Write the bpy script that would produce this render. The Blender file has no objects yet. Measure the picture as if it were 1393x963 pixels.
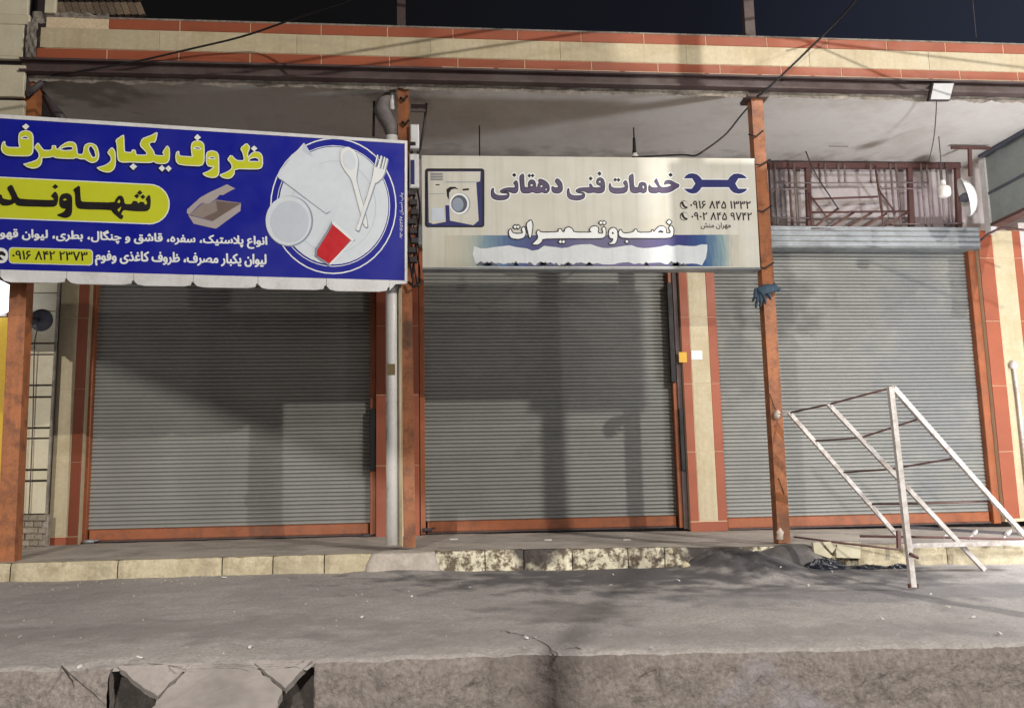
import bpy, math, random
from mathutils import Vector, Matrix, noise
R = math.radians
random.seed(7)
S = bpy.context.scene
COL = S.collection

# ---------------------------------------------------------------- camera
W, H, FPX = 1393.0, 963.0, 1250.0
CAM = Vector((0, -9.6, .404))
def basis(yaw, p, r):
    y, p, r = R(yaw), R(p), R(r)
    f = Vector((math.sin(y)*math.cos(p), math.cos(y)*math.cos(p), math.sin(p)))
    r0 = Vector((math.cos(y), -math.sin(y), 0)); u0 = r0.cross(f)
    return r0*math.cos(r)-u0*math.sin(r), u0*math.cos(r)+r0*math.sin(r), f
CR, CU, CF = basis(5.731, 8.494, 1.221)
cd = bpy.data.cameras.new('camera'); cam = bpy.data.objects.new('camera', cd); COL.objects.link(cam)
cam.matrix_world = Matrix(((CR.x, CU.x, -CF.x, CAM.x), (CR.y, CU.y, -CF.y, CAM.y), (CR.z, CU.z, -CF.z, CAM.z), (0, 0, 0, 1)))
cd.sensor_width = 36; cd.lens = 36*FPX/W; cd.clip_end = 400; cd.clip_start = .05
S.camera = cam
def ray(px, py): return CF*FPX + CR*(px-W/2) - CU*(py-H/2)
def P(px, py, Y): d = ray(px, py); return CAM + d*((Y-CAM.y)/d.y)          # pixel of the photo -> point at depth Y
def PZ(px, py, z): d = ray(px, py); return CAM + d*((z-CAM.z)/d.z)

# ---------------------------------------------------------------- view, world, lamps
S.view_settings.view_transform = 'Standard'; S.view_settings.look = 'None'
S.view_settings.exposure = 0; S.view_settings.gamma = 1
w = bpy.data.worlds.new('World'); S.world = w; w.use_nodes = True
nt = w.node_tree; nt.nodes.clear()
out = nt.nodes.new('ShaderNodeOutputWorld'); bg = nt.nodes.new('ShaderNodeBackground')
tc = nt.nodes.new('ShaderNodeTexCoord'); sp = nt.nodes.new('ShaderNodeSeparateXYZ')
mr = nt.nodes.new('ShaderNodeMapRange'); cr = nt.nodes.new('ShaderNodeValToRGB')
nt.links.new(tc.outputs['Generated'], sp.inputs[0]); nt.links.new(sp.outputs['X'], mr.inputs['Value'])
mr.inputs['From Min'].default_value = -.1; mr.inputs['From Max'].default_value = .75
nt.links.new(mr.outputs[0], cr.inputs[0])
cr.color_ramp.elements[0].color = (.0055, .0052, .0055, 1); cr.color_ramp.elements[1].color = (.034, .042, .066, 1)
e = cr.color_ramp.elements.new(.45); e.color = (.008, .009, .014, 1)
nt.links.new(cr.outputs[0], bg.inputs[0]); bg.inputs[1].default_value = 1.0; nt.links.new(bg.outputs[0], out.inputs[0])
def lamp(name, loc, power, col, radius):
    l = bpy.data.lights.new(name, 'POINT'); l.energy = power; l.color = col; l.shadow_soft_size = radius
    o = bpy.data.objects.new(name, l); o.location = loc; COL.objects.link(o); return o
LA = Vector((7.8, -12.5, 7.2)); LB = Vector((19, -19.5, 12.6)); LC = Vector((-2.5, -13, 3.3))
lamp('street_lamp_light', LA, 4300, (1, .95, .87), .05)
lamp('far_street_lamp_light', LB, 5200, (1, .94, .88), .14)
lamp('corner_lamp_light', LC, 3000, (1, .95, .88), .03)
lamp('left_fill_light', (-13, -17, 2.2), 800, (1, .96, .93), 1.6)  # soft fill added to lift the shaded areas and ceiling
lamp('road_fill_light', (3, -24, 1.6), 1400, (1, .93, .88), 2.5)  # broad fill added behind the camera to brighten shaded surfaces
lamp('shop_lamp_light', (6.4, -3.3, 1.0), 480, (.93, .96, 1), .2)

# ---------------------------------------------------------------- helpers
OFF = {}
def off(o): return OFF.get(o.name, Vector((0, 0, 0))) if o else Vector((0, 0, 0))
def tag(o, label=None, cat=None, group=None, kind=None):
    if label: o['label'] = label
    if cat: o['category'] = cat
    if group: o['group'] = group
    if kind: o['kind'] = kind
    return o
def thing(name, loc, label, cat, group=None):
    o = bpy.data.objects.new(name, None); COL.objects.link(o); o.location = loc; o.empty_display_size = .1
    OFF[o.name] = Vector(loc); return tag(o, label, cat, group)
class MB:
    def __init__(s): s.v = []; s.f = []; s.sm = []
    def add(s, v, f, smooth=False):
        n = len(s.v); s.v += [Vector(p) for p in v]; s.f += [tuple(i+n for i in q) for q in f]; s.sm += [smooth]*len(f); return s
    def box(s, x0, x1, y0, y1, z0, z1):
        return s.add([(x0,y0,z0),(x1,y0,z0),(x1,y1,z0),(x0,y1,z0),(x0,y0,z1),(x1,y0,z1),(x1,y1,z1),(x0,y1,z1)],
                     [(0,3,2,1),(4,5,6,7),(0,1,5,4),(1,2,6,5),(2,3,7,6),(3,0,4,7)])
    def cbox(s, x0, x1, y0, y1, z0, z1, c=.004):      # front (-Y) edges chamfered
        v = [(x0,y1,z0),(x1,y1,z0),(x1,y1,z1),(x0,y1,z1),(x0,y0+c,z0),(x1,y0+c,z0),(x1,y0+c,z1),(x0,y0+c,z1),
             (x0+c,y0,z0+c),(x1-c,y0,z0+c),(x1-c,y0,z1-c),(x0+c,y0,z1-c)]
        return s.add(v, [(3,2,1,0),(0,1,5,4),(1,2,6,5),(2,3,7,6),(3,0,4,7),(4,5,9,8),(5,6,10,9),(6,7,11,10),(7,4,8,11),(8,9,10,11)])
    def quadprism(s, q, y0, y1):                      # q: 4+ (x,z) points counter-clockwise seen from -Y
        n = len(q); v = [(x, y0, z) for x, z in q]+[(x, y1, z) for x, z in q]
        return s.add(v, [tuple(range(n)), tuple(range(2*n-1, n-1, -1))]+[((i+1)%n, i, n+i, n+(i+1)%n) for i in range(n)])
    def tube(s, pts, r, n=8, sq=False, cap=True):
        pts = [Vector(p) for p in pts]; rs = r if isinstance(r, (list, tuple)) else [r]*len(pts)
        if sq: n = 4
        v = []; f = []; up = None
        for i, p in enumerate(pts):
            d = (pts[min(i+1, len(pts)-1)]-pts[max(i-1, 0)]).normalized()
            if up is None: up = Vector((0, -1, 0)) if abs(d.y) < .9 else Vector((0, 0, 1))
            a = d.cross(up).normalized(); b = a.cross(d).normalized(); up = b
            for k in range(n):
                t = 2*math.pi*(k+(.5 if sq else 0))/n; v.append(p+(a*math.cos(t)+b*math.sin(t))*rs[i]*(1.414 if sq else 1))
        for i in range(len(pts)-1):
            for k in range(n): f.append((i*n+k, i*n+(k+1)%n, (i+1)*n+(k+1)%n, (i+1)*n+k))
        if cap: f += [tuple(range(n))[::-1], tuple(range((len(pts)-1)*n, len(pts)*n))]
        return s.add(v, f, not sq)
    def lathe(s, prof, c, axis=(0, 0, 1), n=20):      # prof: (radius, height along the axis)
        c = Vector(c); ax = Vector(axis).normalized(); q = ax.to_track_quat('Z', 'Y'); v = []; f = []
        for r, h in prof:
            for k in range(n):
                t = 2*math.pi*k/n; v.append(c+q@Vector((r*math.cos(t), r*math.sin(t), h)))
        for i in range(len(prof)-1):
            for k in range(n): f.append((i*n+k, i*n+(k+1)%n, (i+1)*n+(k+1)%n, (i+1)*n+k))
        return s.add(v, f, True)
    def mesh(s, name, m, o=Vector((0, 0, 0))):
        me = bpy.data.meshes.new(name); me.from_pydata([tuple(p-o) for p in s.v], [], s.f)
        me.polygons.foreach_set('use_smooth', s.sm); me.materials.append(m); me.update(); return me
    def build(s, name, m, parent=None, kind=None):
        root = off(parent); o = bpy.data.objects.new(name, s.mesh(name, m, root)); COL.objects.link(o)
        if parent: o.parent = parent; OFF[o.name] = root
        if kind: o['kind'] = kind
        return o
def inst(src, parent, loc):
    o = src.copy(); COL.objects.link(o); o.parent = parent; o.location = loc; OFF[o.name] = off(parent); return o
def grid(nx, ny, fn, flip=False):
    v = [fn(i/nx, j/ny) for j in range(ny+1) for i in range(nx+1)]
    f = []
    for j in range(ny):
        for i in range(nx):
            a = j*(nx+1)+i; q = (a, a+1, a+nx+2, a+nx+1); f.append(q[::-1] if flip else q)
    return v, f
def nz(x, y, z=0, oct=4): return noise.fractal(Vector((x, y, z)), .9, 2.1, oct)

# ---------------------------------------------------------------- materials
def lin(c):
    return tuple(((x/255)/12.92 if x/255 <= .04045 else (((x/255)+.055)/1.055)**2.4) for x in c)
def M(name, col, rough=.7, var=.18, vscale=3.0, fine=40.0, fvar=.12, bump=.15, bdist=.01, metal=0, dirt=None, dscale=1.6, damt=.5,
      stains_shades=(), drip=None, rnd=0.0, spec=.4, dthr=(.46, .64)):
    m = bpy.data.materials.new(name); m.use_nodes = True; n = m.node_tree; b = n.nodes['Principled BSDF']; L = n.links.new
    b.inputs['Roughness'].default_value = rough; b.inputs['Metallic'].default_value = metal; b.inputs['Specular IOR Level'].default_value = spec
    g = n.nodes.new('ShaderNodeNewGeometry'); pos = g.outputs['Position']
    def nod(t, **k):
        x = n.nodes.new(t)
        for a, c in k.items(): setattr(x, a, c)
        return x
    def noi(scale, det=5, vec=pos, rg=.6):
        x = nod('ShaderNodeTexNoise'); x.inputs['Scale'].default_value = scale; x.inputs['Detail'].default_value = det
        x.inputs['Roughness'].default_value = rg; L(vec, x.inputs['Vector']); return x.outputs['Fac']
    def rng(v, a, b_, c, d):
        x = nod('ShaderNodeMapRange'); L(v, x.inputs[0])
        for i, q in zip((1, 2, 3, 4), (a, b_, c, d)): x.inputs[i].default_value = q
        return x.outputs[0]
    def mul(a, b_):
        x = nod('ShaderNodeMath', operation='MULTIPLY')
        for i, q in enumerate((a, b_)):
            if isinstance(q, (int, float)): x.inputs[i].default_value = q
            else: L(q, x.inputs[i])
        return x.outputs[0]
    def mixc(fac, a, b_):
        x = nod('ShaderNodeMix', data_type='RGBA')
        if isinstance(fac, (int, float)): x.inputs['Factor'].default_value = fac
        else: L(fac, x.inputs['Factor'])
        for key, q in (('A', a), ('B', b_)):
            s = [i for i in x.inputs if i.name == key and i.type == 'RGBA'][0]
            if isinstance(q, tuple): s.default_value = (*q[:3], 1)
            else: L(q, s)
        return [o for o in x.outputs if o.type == 'RGBA'][0]
    base = lin(col)
    v1 = rng(noi(vscale, 4), .3, .7, 1-var, 1+var); v2 = rng(noi(fine, 6), .3, .7, 1-fvar, 1+fvar)
    v = mul(v1, v2)
    if rnd:
        oi = nod('ShaderNodeObjectInfo'); v = mul(v, rng(oi.outputs['Random'], 0, 1, 1-rnd, 1+rnd))
    hs = nod('ShaderNodeHueSaturation'); hs.inputs['Color'].default_value = (*base, 1); L(v, hs.inputs['Value'])
    c = hs.outputs['Color']
    if drip:                                          # vertical rain streaks: (colour, amount)
        mp = nod('ShaderNodeMapping'); L(pos, mp.inputs['Vector']); mp.inputs['Scale'].default_value = (14, 3, .55)
        c = mixc(mul(rng(noi(1.3, 5, mp.outputs[0]), .48, .75, 0, 1), drip[1]), c, lin(drip[0]))
    if dirt:
        c = mixc(mul(rng(noi(dscale, 8, rg=.72), dthr[0], dthr[1], 0, 1), damt), c, lin(dirt))
    wob = nod('ShaderNodeTexNoise'); wob.inputs['Scale'].default_value = 4.5; wob.inputs['Detail'].default_value = 6; L(pos, wob.inputs['Vector'])
    for (ctr, rad, sc, amt) in stains_shades:                # patches fixed to the surface: wear, soot and painted shade
        s1 = nod('ShaderNodeVectorMath', operation='SUBTRACT'); L(pos, s1.inputs[0]); s1.inputs[1].default_value = ctr
        s2 = nod('ShaderNodeVectorMath', operation='DIVIDE'); L(s1.outputs[0], s2.inputs[0]); s2.inputs[1].default_value = rad
        s3 = nod('ShaderNodeVectorMath', operation='LENGTH'); L(s2.outputs[0], s3.inputs[0])
        ad = nod('ShaderNodeMath', operation='ADD'); L(s3.outputs['Value'], ad.inputs[0]); L(rng(wob.outputs['Fac'], .3, .7, -.5, .5), ad.inputs[1])
        c = mixc(mul(rng(ad.outputs[0], .45, 1.05, 1, 0), amt), c, lin(sc))
    L(c, b.inputs['Base Color'])
    if bump:
        bm = nod('ShaderNodeBump'); bm.inputs['Strength'].default_value = min(1, bump*3); bm.inputs['Distance'].default_value = bdist
        L(noi(fine*.7, 8), bm.inputs['Height']); L(bm.outputs[0], b.inputs['Normal'])
    L(rng(noi(vscale*2.3, 4), .3, .7, max(.02, rough-.12), min(1, rough+.12)), b.inputs['Roughness'])
    return m
SOOT = (62, 60, 62)
mt = {}
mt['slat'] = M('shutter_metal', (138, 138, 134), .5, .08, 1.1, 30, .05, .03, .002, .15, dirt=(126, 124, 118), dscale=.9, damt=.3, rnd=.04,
    stains_shades=[((3.95, 0, 2.35), (.55, .5, .38), SOOT, .4), ((3.35, 0, 2.55), (.3, .5, .6), SOOT, .25), ((3.4, 0, 1.7), (.35, .5, .55), (90, 90, 92), .3),
            ((5.6, 0, 1.7), (.65, .5, 1.6), (108, 112, 120), .35), ((1.45, 0, 2.0), (.45, .5, .9), (100, 98, 98), .2)])  # bluish right-bay patch paints a shadow into the metal colour
mt['orange_metal'] = M('orange_painted_steel', (148, 84, 50), .5, .14, 2.2, 50, .1, .08, .003, dirt=(96, 60, 44), dscale=6, damt=.5)
mt['orange_post'] = M('post_paint', (158, 98, 60), .5, .16, 2.4, 50, .14, .14, .004, dirt=(86, 54, 42), dscale=7.5, damt=.7, drip=((112, 66, 44), .5), stains_shades=[((-.12, -1.9, 1.75), (.08, .3, .22), (60, 44, 38), .8), ((3.08, -1.9, .0), (.12, .3, .2), (90, 66, 52), .7)])
mt['terracotta'] = M('terracotta_tile', (150, 80, 54), .55, .08, 1.5, 60, .07, .08, .002, dirt=(132, 72, 52), dscale=3.5, damt=.45, drip=((140, 80, 58), .35), rnd=.09)
mt['cream'] = M('cream_tile', (188, 175, 146), .5, .07, 1.6, 26, .08, .06, .002, dirt=(160, 142, 106), dscale=3.2, damt=.5, drip=((158, 142, 112), .4), rnd=.05)
mt['grout'] = M('pale_grout', (206, 186, 156), .85, .1, 4, 60, .15, .3, .004)
mt['beam'] = M('dark_steel_beam', (74, 58, 57), .6, .16, 2, 40, .15, .15, .004, dirt=(98, 88, 84), dscale=2.2, damt=.5)
mt['rust'] = M('brown_rusty_bar', (98, 68, 64), .65, .16, 4, 60, .15, .2, .003)
mt['conc_rough'] = M('rough_concrete', (136, 128, 118), .9, .2, 4, 22, .3, .8, .02, dirt=(84, 78, 72), dscale=5, damt=.7)
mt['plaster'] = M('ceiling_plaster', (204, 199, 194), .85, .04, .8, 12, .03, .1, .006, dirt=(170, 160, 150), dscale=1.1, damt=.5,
    stains_shades=[((-2.9, -1.6, 3.9), (.6, .5, .4), (110, 104, 96), .6), ((-.3, -1.7, 3.9), (.5, .5, .4), (104, 98, 92), .6), ((0, .05, 3.9), (7, .35, .5), (120, 112, 106), .5)])  # last patch darkens the ceiling edge along the back wall
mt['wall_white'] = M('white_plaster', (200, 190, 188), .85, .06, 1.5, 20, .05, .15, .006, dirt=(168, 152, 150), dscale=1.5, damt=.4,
    stains_shades=[((3.55, .1, 3.6), (.6, .5, .65), (108, 98, 98), .92), ((5.7, .1, 3.4), (.55, .5, .6), (150, 132, 140), .6)])
mt['cream_panel'] = M('cream_cladding', (196, 188, 164), .5, .06, 2, 40, .05, .05, .002, dirt=(160, 150, 124), dscale=3, damt=.35, rnd=.05)
mt['dark_gap'] = M('dark_backing', (52, 42, 42), .8, .2, 4, 40, .2, .2, .004)
mt['kerb'] = M('cream_kerb_stone', (184, 173, 146), .75, .12, 5, 45, .14, .5, .006, dirt=(136, 122, 98), dscale=8, damt=.6, rnd=.06)
mt['kerb_dirty'] = M('blotched_kerb_stone', (214, 206, 182), .75, .12, 5, 45, .14, .5, .008, dirt=(84, 68, 52), dscale=11, damt=.92, dthr=(.45, .55), rnd=.06, stains_shades=[((.93, -2.2, -.1), (.2, .3, .2), (56, 48, 48), .95), ((2.35, -2.2, -.05), (.42, .3, .22), (60, 54, 54), .95)])
mt['conc'] = M('sidewalk_cement', (178, 168, 158), .85, .13, 1.4, 30, .14, .4, .006, dirt=(120, 112, 106), dscale=2.2, damt=.6)
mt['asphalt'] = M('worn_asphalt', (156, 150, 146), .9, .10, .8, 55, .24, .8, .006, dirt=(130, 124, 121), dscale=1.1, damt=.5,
    stains_shades=[((1.5, -2.55, -.2), (1.9, .8, .5), (74, 71, 73), .85), ((-1.6, -4.2, -.3), (2.2, .35, .5), (124, 118, 114), .6), ((1.6, -4.6, -.3), (2.6, .3, .5), (126, 120, 118), .5), ((2.9, -2.3, -.1), (1.0, .6, .5), (70, 67, 67), .8), ((3.6, -2.6, -.2), (.9, .5, .5), (62, 60, 64), .6),
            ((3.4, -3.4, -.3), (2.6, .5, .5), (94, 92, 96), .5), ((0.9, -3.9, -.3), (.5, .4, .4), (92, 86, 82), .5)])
mt['face'] = M('crumbled_concrete', (124, 116, 111), .92, .09, 2.2, 44, .34, 1.0, .02, dirt=(112, 105, 101), dscale=5, damt=.45,
    stains_shades=[((.62, -5.1, -.6), (.5, .5, .6), (92, 84, 80), .6), ((1.75, -5.1, -.75), (.3, .4, .3), (146, 142, 150), .6)])
mt['ramp'] = M('smooth_concrete', (142, 135, 131), .85, .1, 1.6, 40, .1, .4, .006, dirt=(84, 78, 76), dscale=2.5, damt=.5)
mt['road'] = M('road_asphalt', (92, 88, 86), .9, .12, 1, 60, .2, .6, .006)
mt['hole'] = M('dark_hole_fill', (64, 59, 56), .95, .3, 6, 60, .3, .8, .01)  # dark grey for the gap recess and the cracks
mt['white_paint'] = M('white_paint', (228, 228, 228), .45, .05, 3, 50, .05, .04, .002, dirt=(176, 168, 160), dscale=5, damt=.35)
mt['pipe'] = M('drain_pipe_plastic', (228, 226, 222), .4, .05, 3, 50, .04, .03, .002, dirt=(160, 156, 152), dscale=3, damt=.4,
    stains_shades=[((-.33, -1.85, .35), (.07, .3, .55), (84, 72, 62), .9), ((-.31, -1.9, .9), (.03, .3, .4), (96, 84, 74), .85), ((-.33, -1.85, 2.0), (.035, .3, .3), (120, 114, 108), .7)])
mt['beige'] = M('beige_conduit', (186, 170, 140), .5, .06, 3, 50, .05, .04, .002, dirt=(130, 112, 90), dscale=5, damt=.3)
mt['wrap'] = M('grey_wrapping', (110, 104, 102), .8, .2, 9, 60, .2, .4, .006)
mt['black'] = M('black_rubber', (26, 25, 26), .6, .1, 3, 40, .1, .1, .002)
mt['darkmetal'] = M('dark_rod', (66, 60, 62), .6, .15, 4, 60, .1, .1, .002)
mt['grille_bar'] = M('grey_grille_bar', (138, 124, 122), .6, .14, 6, 60, .15, .15, .003, dirt=(96, 74, 68), dscale=8, damt=.6)
mt['frame_tube'] = M('chipped_white_tube', (200, 196, 193), .45, .1, 7, 80, .1, .08, .002, dirt=(140, 118, 106), dscale=9, damt=.65)
mt['blue'] = M('blue_vinyl', (22, 30, 150), .38, .05, 1.2, 8, .02, .02, .004, spec=.5)
mt['lettering_yellow'] = M('yellow_print', (208, 214, 48), .4, .02, 3, 20, .02, 0)
mt['lettering_pale'] = M('pale_print', (240, 243, 242), .4, .02, 3, 20, .02, 0)
mt['shadow_print'] = M('dark_blue_print', (12, 14, 60), .4, .02, 3, 20, .02, 0)
mt['ink'] = M('black_print', (34, 28, 30), .45, .05, 3, 20, .04, 0)
mt['plate'] = M('plate_print', (224, 231, 238), .4, .03, 5, 20, .02, 0)
mt['plate2'] = M('plate_shade_print', (206, 214, 224), .4, .03, 5, 20, .02, 0)
mt['plate3'] = M('plate_dark_print', (150, 160, 176), .4, .03, 5, 20, .02, 0)
mt['red'] = M('red_print', (204, 34, 44), .4, .06, 9, 20, .02, 0)
mt['card'] = M('carton_print', (176, 166, 164), .5, .03, 5, 20, .02, 0)
mt['card2'] = M('carton_inner_print', (116, 98, 92), .5, .05, 5, 20, .02, 0)
mt['card3'] = M('carton_side_print', (148, 134, 128), .5, .05, 5, 20, .02, 0)
mt['signwhite'] = M('weathered_sign_white', (212, 209, 197), .5, .04, 2, 20, .03, .02, .002, drip=((176, 172, 152), .4), dirt=(184, 176, 150), dscale=2.5, damt=.3)
mt['purple'] = M('faded_purple_print', (88, 76, 106), .5, .16, 6, 30, .06, 0)
mt['navy'] = M('navy_print', (44, 46, 104), .5, .12, 6, 30, .06, 0)
mt['overpaint'] = M('brushed_white_paint', (214, 218, 220), .5, .04, 6, 30, .04, .08, .003, drip=((186, 192, 196), .5))
mt['glove'] = M('blue_grey_cloth', (50, 66, 80), .9, .25, 14, 90, .2, .6, .006)
mt['yellow_sheet'] = M('yellow_sheet_metal', (204, 168, 52), .5, .08, 3, 30, .06, .04, .002)
mt['grey_board'] = M('grey_green_board', (150, 158, 156), .55, .08, 2, 30, .06, .06, .003, dirt=(98, 106, 110), dscale=2, damt=.4)
mt['grey_dark'] = M('grey_blue_panel', (92, 96, 108), .6, .1, 2, 30, .06, .06, .003)
mt['zinc'] = M('zinc_sheet', (142, 146, 148), .5, .1, 2, 30, .06, .04, .002, .3, dirt=(104, 104, 106), dscale=2.5, damt=.6)
mt['pink_cloth'] = M('pale_tape', (188, 172, 160), .8, .1, 6, 60, .1, .3, .004)
mt['bagblack'] = M('black_plastic', (28, 30, 40), .35, .2, 8, 40, .1, .3, .006)
mt['stone'] = M('grey_field_stone', (142, 132, 118), .85, .15, 6, 40, .2, .7, .01, dirt=(104, 96, 84), dscale=6, damt=.5, rnd=.2)
mt['brick'] = M('brown_brick', (134, 116, 98), .9, .15, 6, 40, .2, .5, .006, rnd=.2)
mt['scrap'] = M('scrap_paper', (200, 198, 194), .7, .1, 6, 40, .1, .1, .002)
mt['sticker_yellow'] = M('yellow_sticker', (206, 160, 50), .5, .05, 6, 30, .05, 0)
mt['sticker_brown'] = M('brown_sticker', (110, 92, 60), .5, .25, 60, 200, .3, 0)
def EM(name, col, s):
    m = bpy.data.materials.new(name); m.use_nodes = True; b = m.node_tree.nodes['Principled BSDF']
    b.inputs['Base Color'].default_value = (*lin(col), 1); b.inputs['Emission Color'].default_value = (*lin(col), 1); b.inputs['Emission Strength'].default_value = s; return m
mt['tube_lit'] = EM('lit_lamp_glass', (238, 244, 255), 3.0)
mt['bulb'] = M('opal_glass', (214, 208, 204), .25, .05, 8, 40, .03, 0)
mt['flood'] = M('floodlight_glass', (206, 206, 208), .25, .05, 8, 40, .03, 0)

# band print on the white sign: cream -> teal -> navy -> faded -> navy -> teal -> cream along X
def band_mat(x0, x1):
    m = bpy.data.materials.new('blue_gradient_band_print'); m.use_nodes = True; n = m.node_tree; b = n.nodes['Principled BSDF']; b.inputs['Roughness'].default_value = .5
    g = n.nodes.new('ShaderNodeNewGeometry'); s = n.nodes.new('ShaderNodeSeparateXYZ'); n.links.new(g.outputs['Position'], s.inputs[0])
    no = n.nodes.new('ShaderNodeTexNoise'); mp = n.nodes.new('ShaderNodeMapping'); mp.inputs['Scale'].default_value = (9, 9, 1.5)
    n.links.new(g.outputs['Position'], mp.inputs[0]); n.links.new(mp.outputs[0], no.inputs['Vector']); no.inputs['Detail'].default_value = 5
    a = n.nodes.new('ShaderNodeMath'); a.operation = 'MULTIPLY_ADD'; n.links.new(no.outputs['Fac'], a.inputs[0]); a.inputs[1].default_value = .16; n.links.new(s.outputs['X'], a.inputs[2])
    r = n.nodes.new('ShaderNodeMapRange'); n.links.new(a.outputs[0], r.inputs[0]); r.inputs[1].default_value = x0+.08; r.inputs[2].default_value = x1+.08
    c = n.nodes.new('ShaderNodeValToRGB'); n.links.new(r.outputs[0], c.inputs[0]); E_ = c.color_ramp.elements
    sto = [(0, (198, 192, 174)), (.07, (180, 182, 168)), (.13, (120, 146, 158)), (.2, (72, 98, 142)), (.3, (66, 66, 122)), (.5, (98, 96, 130)), (.7, (92, 84, 130)), (.82, (44, 52, 118)), (.9, (46, 84, 134)), (.96, (130, 156, 160)), (1, (196, 190, 174))]
    E_[0].position = 0; E_[0].color = (*lin(sto[0][1]), 1); E_[1].position = 1; E_[1].color = (*lin(sto[-1][1]), 1)
    for p_, q in sto[1:-1]: e_ = E_.new(p_); e_.color = (*lin(q), 1)
    n.links.new(c.outputs[0], b.inputs['Base Color']); return m

# ---------------------------------------------------------------- print on flat signs
class Plane:
    def __init__(s, a, b, lift=.0012):               # a, b: two world points of the face, left to right; the face is vertical
        s.o = a.copy(); s.x = Vector((b.x-a.x, b.y-a.y, 0)).normalized(); s.z = Vector((0, 0, 1)); s.n = s.x.cross(s.z); s.lift = lift
        if s.n.y > 0: s.n = -s.n
    def loc(s, px, py):
        d = ray(px, py); t = (s.o-CAM).dot(s.n)/d.dot(s.n); q = CAM+d*t-s.o; return (q.dot(s.x), q.z)
    def wp(s, u, v, layer=0): return s.o+s.x*u+s.z*v+s.n*(s.lift*layer)
def area(p): return sum(p[i][0]*p[(i+1)%len(p)][1]-p[(i+1)%len(p)][0]*p[i][1] for i in range(len(p)))/2
def chaikin(p, it=1):
    if len(p) <= 4: return p
    for _ in range(it):
        q = []
        for i in range(len(p)):
            a, b = p[i], p[(i+1)%len(p)]
            q += [(a[0]*.8+b[0]*.2, a[1]*.8+b[1]*.2), (a[0]*.2+b[0]*.8, a[1]*.2+b[1]*.8)]
        p = q
    return p
def curve_mesh(polys, pl, offset, layer):            # polys: list of (points in u,v ; is_hole)
    c = bpy.data.curves.new('tmp', 'CURVE'); c.dimensions = '2D'; c.fill_mode = 'BOTH'; c.offset = offset
    for p, hole in polys:
        if (area(p) > 0) == hole: p = p[::-1]
        s = c.splines.new('POLY'); s.points.add(len(p)-1); s.use_cyclic_u = True
        for q, a in zip(s.points, p): q.co = (a[0], a[1], 0, 1)
    return flat(c, pl, layer)
def flat(c, pl, layer, fit=None):
    o = bpy.data.objects.new('tmp', c); COL.objects.link(o)
    dg = bpy.context.evaluated_depsgraph_get(); me = bpy.data.meshes.new_from_object(o.evaluated_get(dg))
    V = [tuple(v.co) for v in me.vertices]; F = [tuple(p.vertices) for p in me.polygons]
    bpy.data.objects.remove(o); bpy.data.curves.remove(c); bpy.data.meshes.remove(me)
    if fit:
        xs = [v[0] for v in V]; ys = [v[1] for v in V]; x0, x1, y0, y1 = min(xs), max(xs), min(ys), max(ys)
        V = [fit((v[0]-x0)/(x1-x0), (v[1]-y0)/(y1-y0)) for v in V]
    mb = MB(); mb.add([pl.wp(v[0], v[1], layer) for v in V], F); return mb
def inside(pt, p):
    c = False
    for i in range(len(p)):
        (x1, y1), (x2, y2) = p[i-1], p[i]
        if (y1 > pt[1]) != (y2 > pt[1]) and pt[0] < (x2-x1)*(pt[1]-y1)/(y2-y1)+x1: c = not c
    return c
def letters(polys, pl, grow, layer, name, m, par, shift=(0, 0)):    # one object per connected letter shape, grown by shifted copies
    for p, h in polys:
        if h: continue
        hs = [(q, True) for q, hh in polys if hh and inside(q[0], p)]
        if grow <= 0: one = curve_mesh([(p, False)]+hs, pl, grow, layer); mb = one
        else:
            one = curve_mesh([(p, False)]+hs, pl, 0, layer); mb = MB()
            for k in range(12):
                a = 2*math.pi*k/12; mb.add([q+pl.x*(math.cos(a)*grow+shift[0])+pl.z*(math.sin(a)*grow+shift[1])+pl.n*.00005*k for q in one.v], one.f)
        mb.build(name, m, par)
def trace(pl, org, sc, outs, holes=(), sm=1):
    f = lambda p: [pl.loc(org[0]+x/sc, org[1]+y/sc) for x, y in p]
    return [(chaikin(f(p), sm), False) for p in outs]+[(chaikin(f(p), sm), True) for p in holes]
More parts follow.
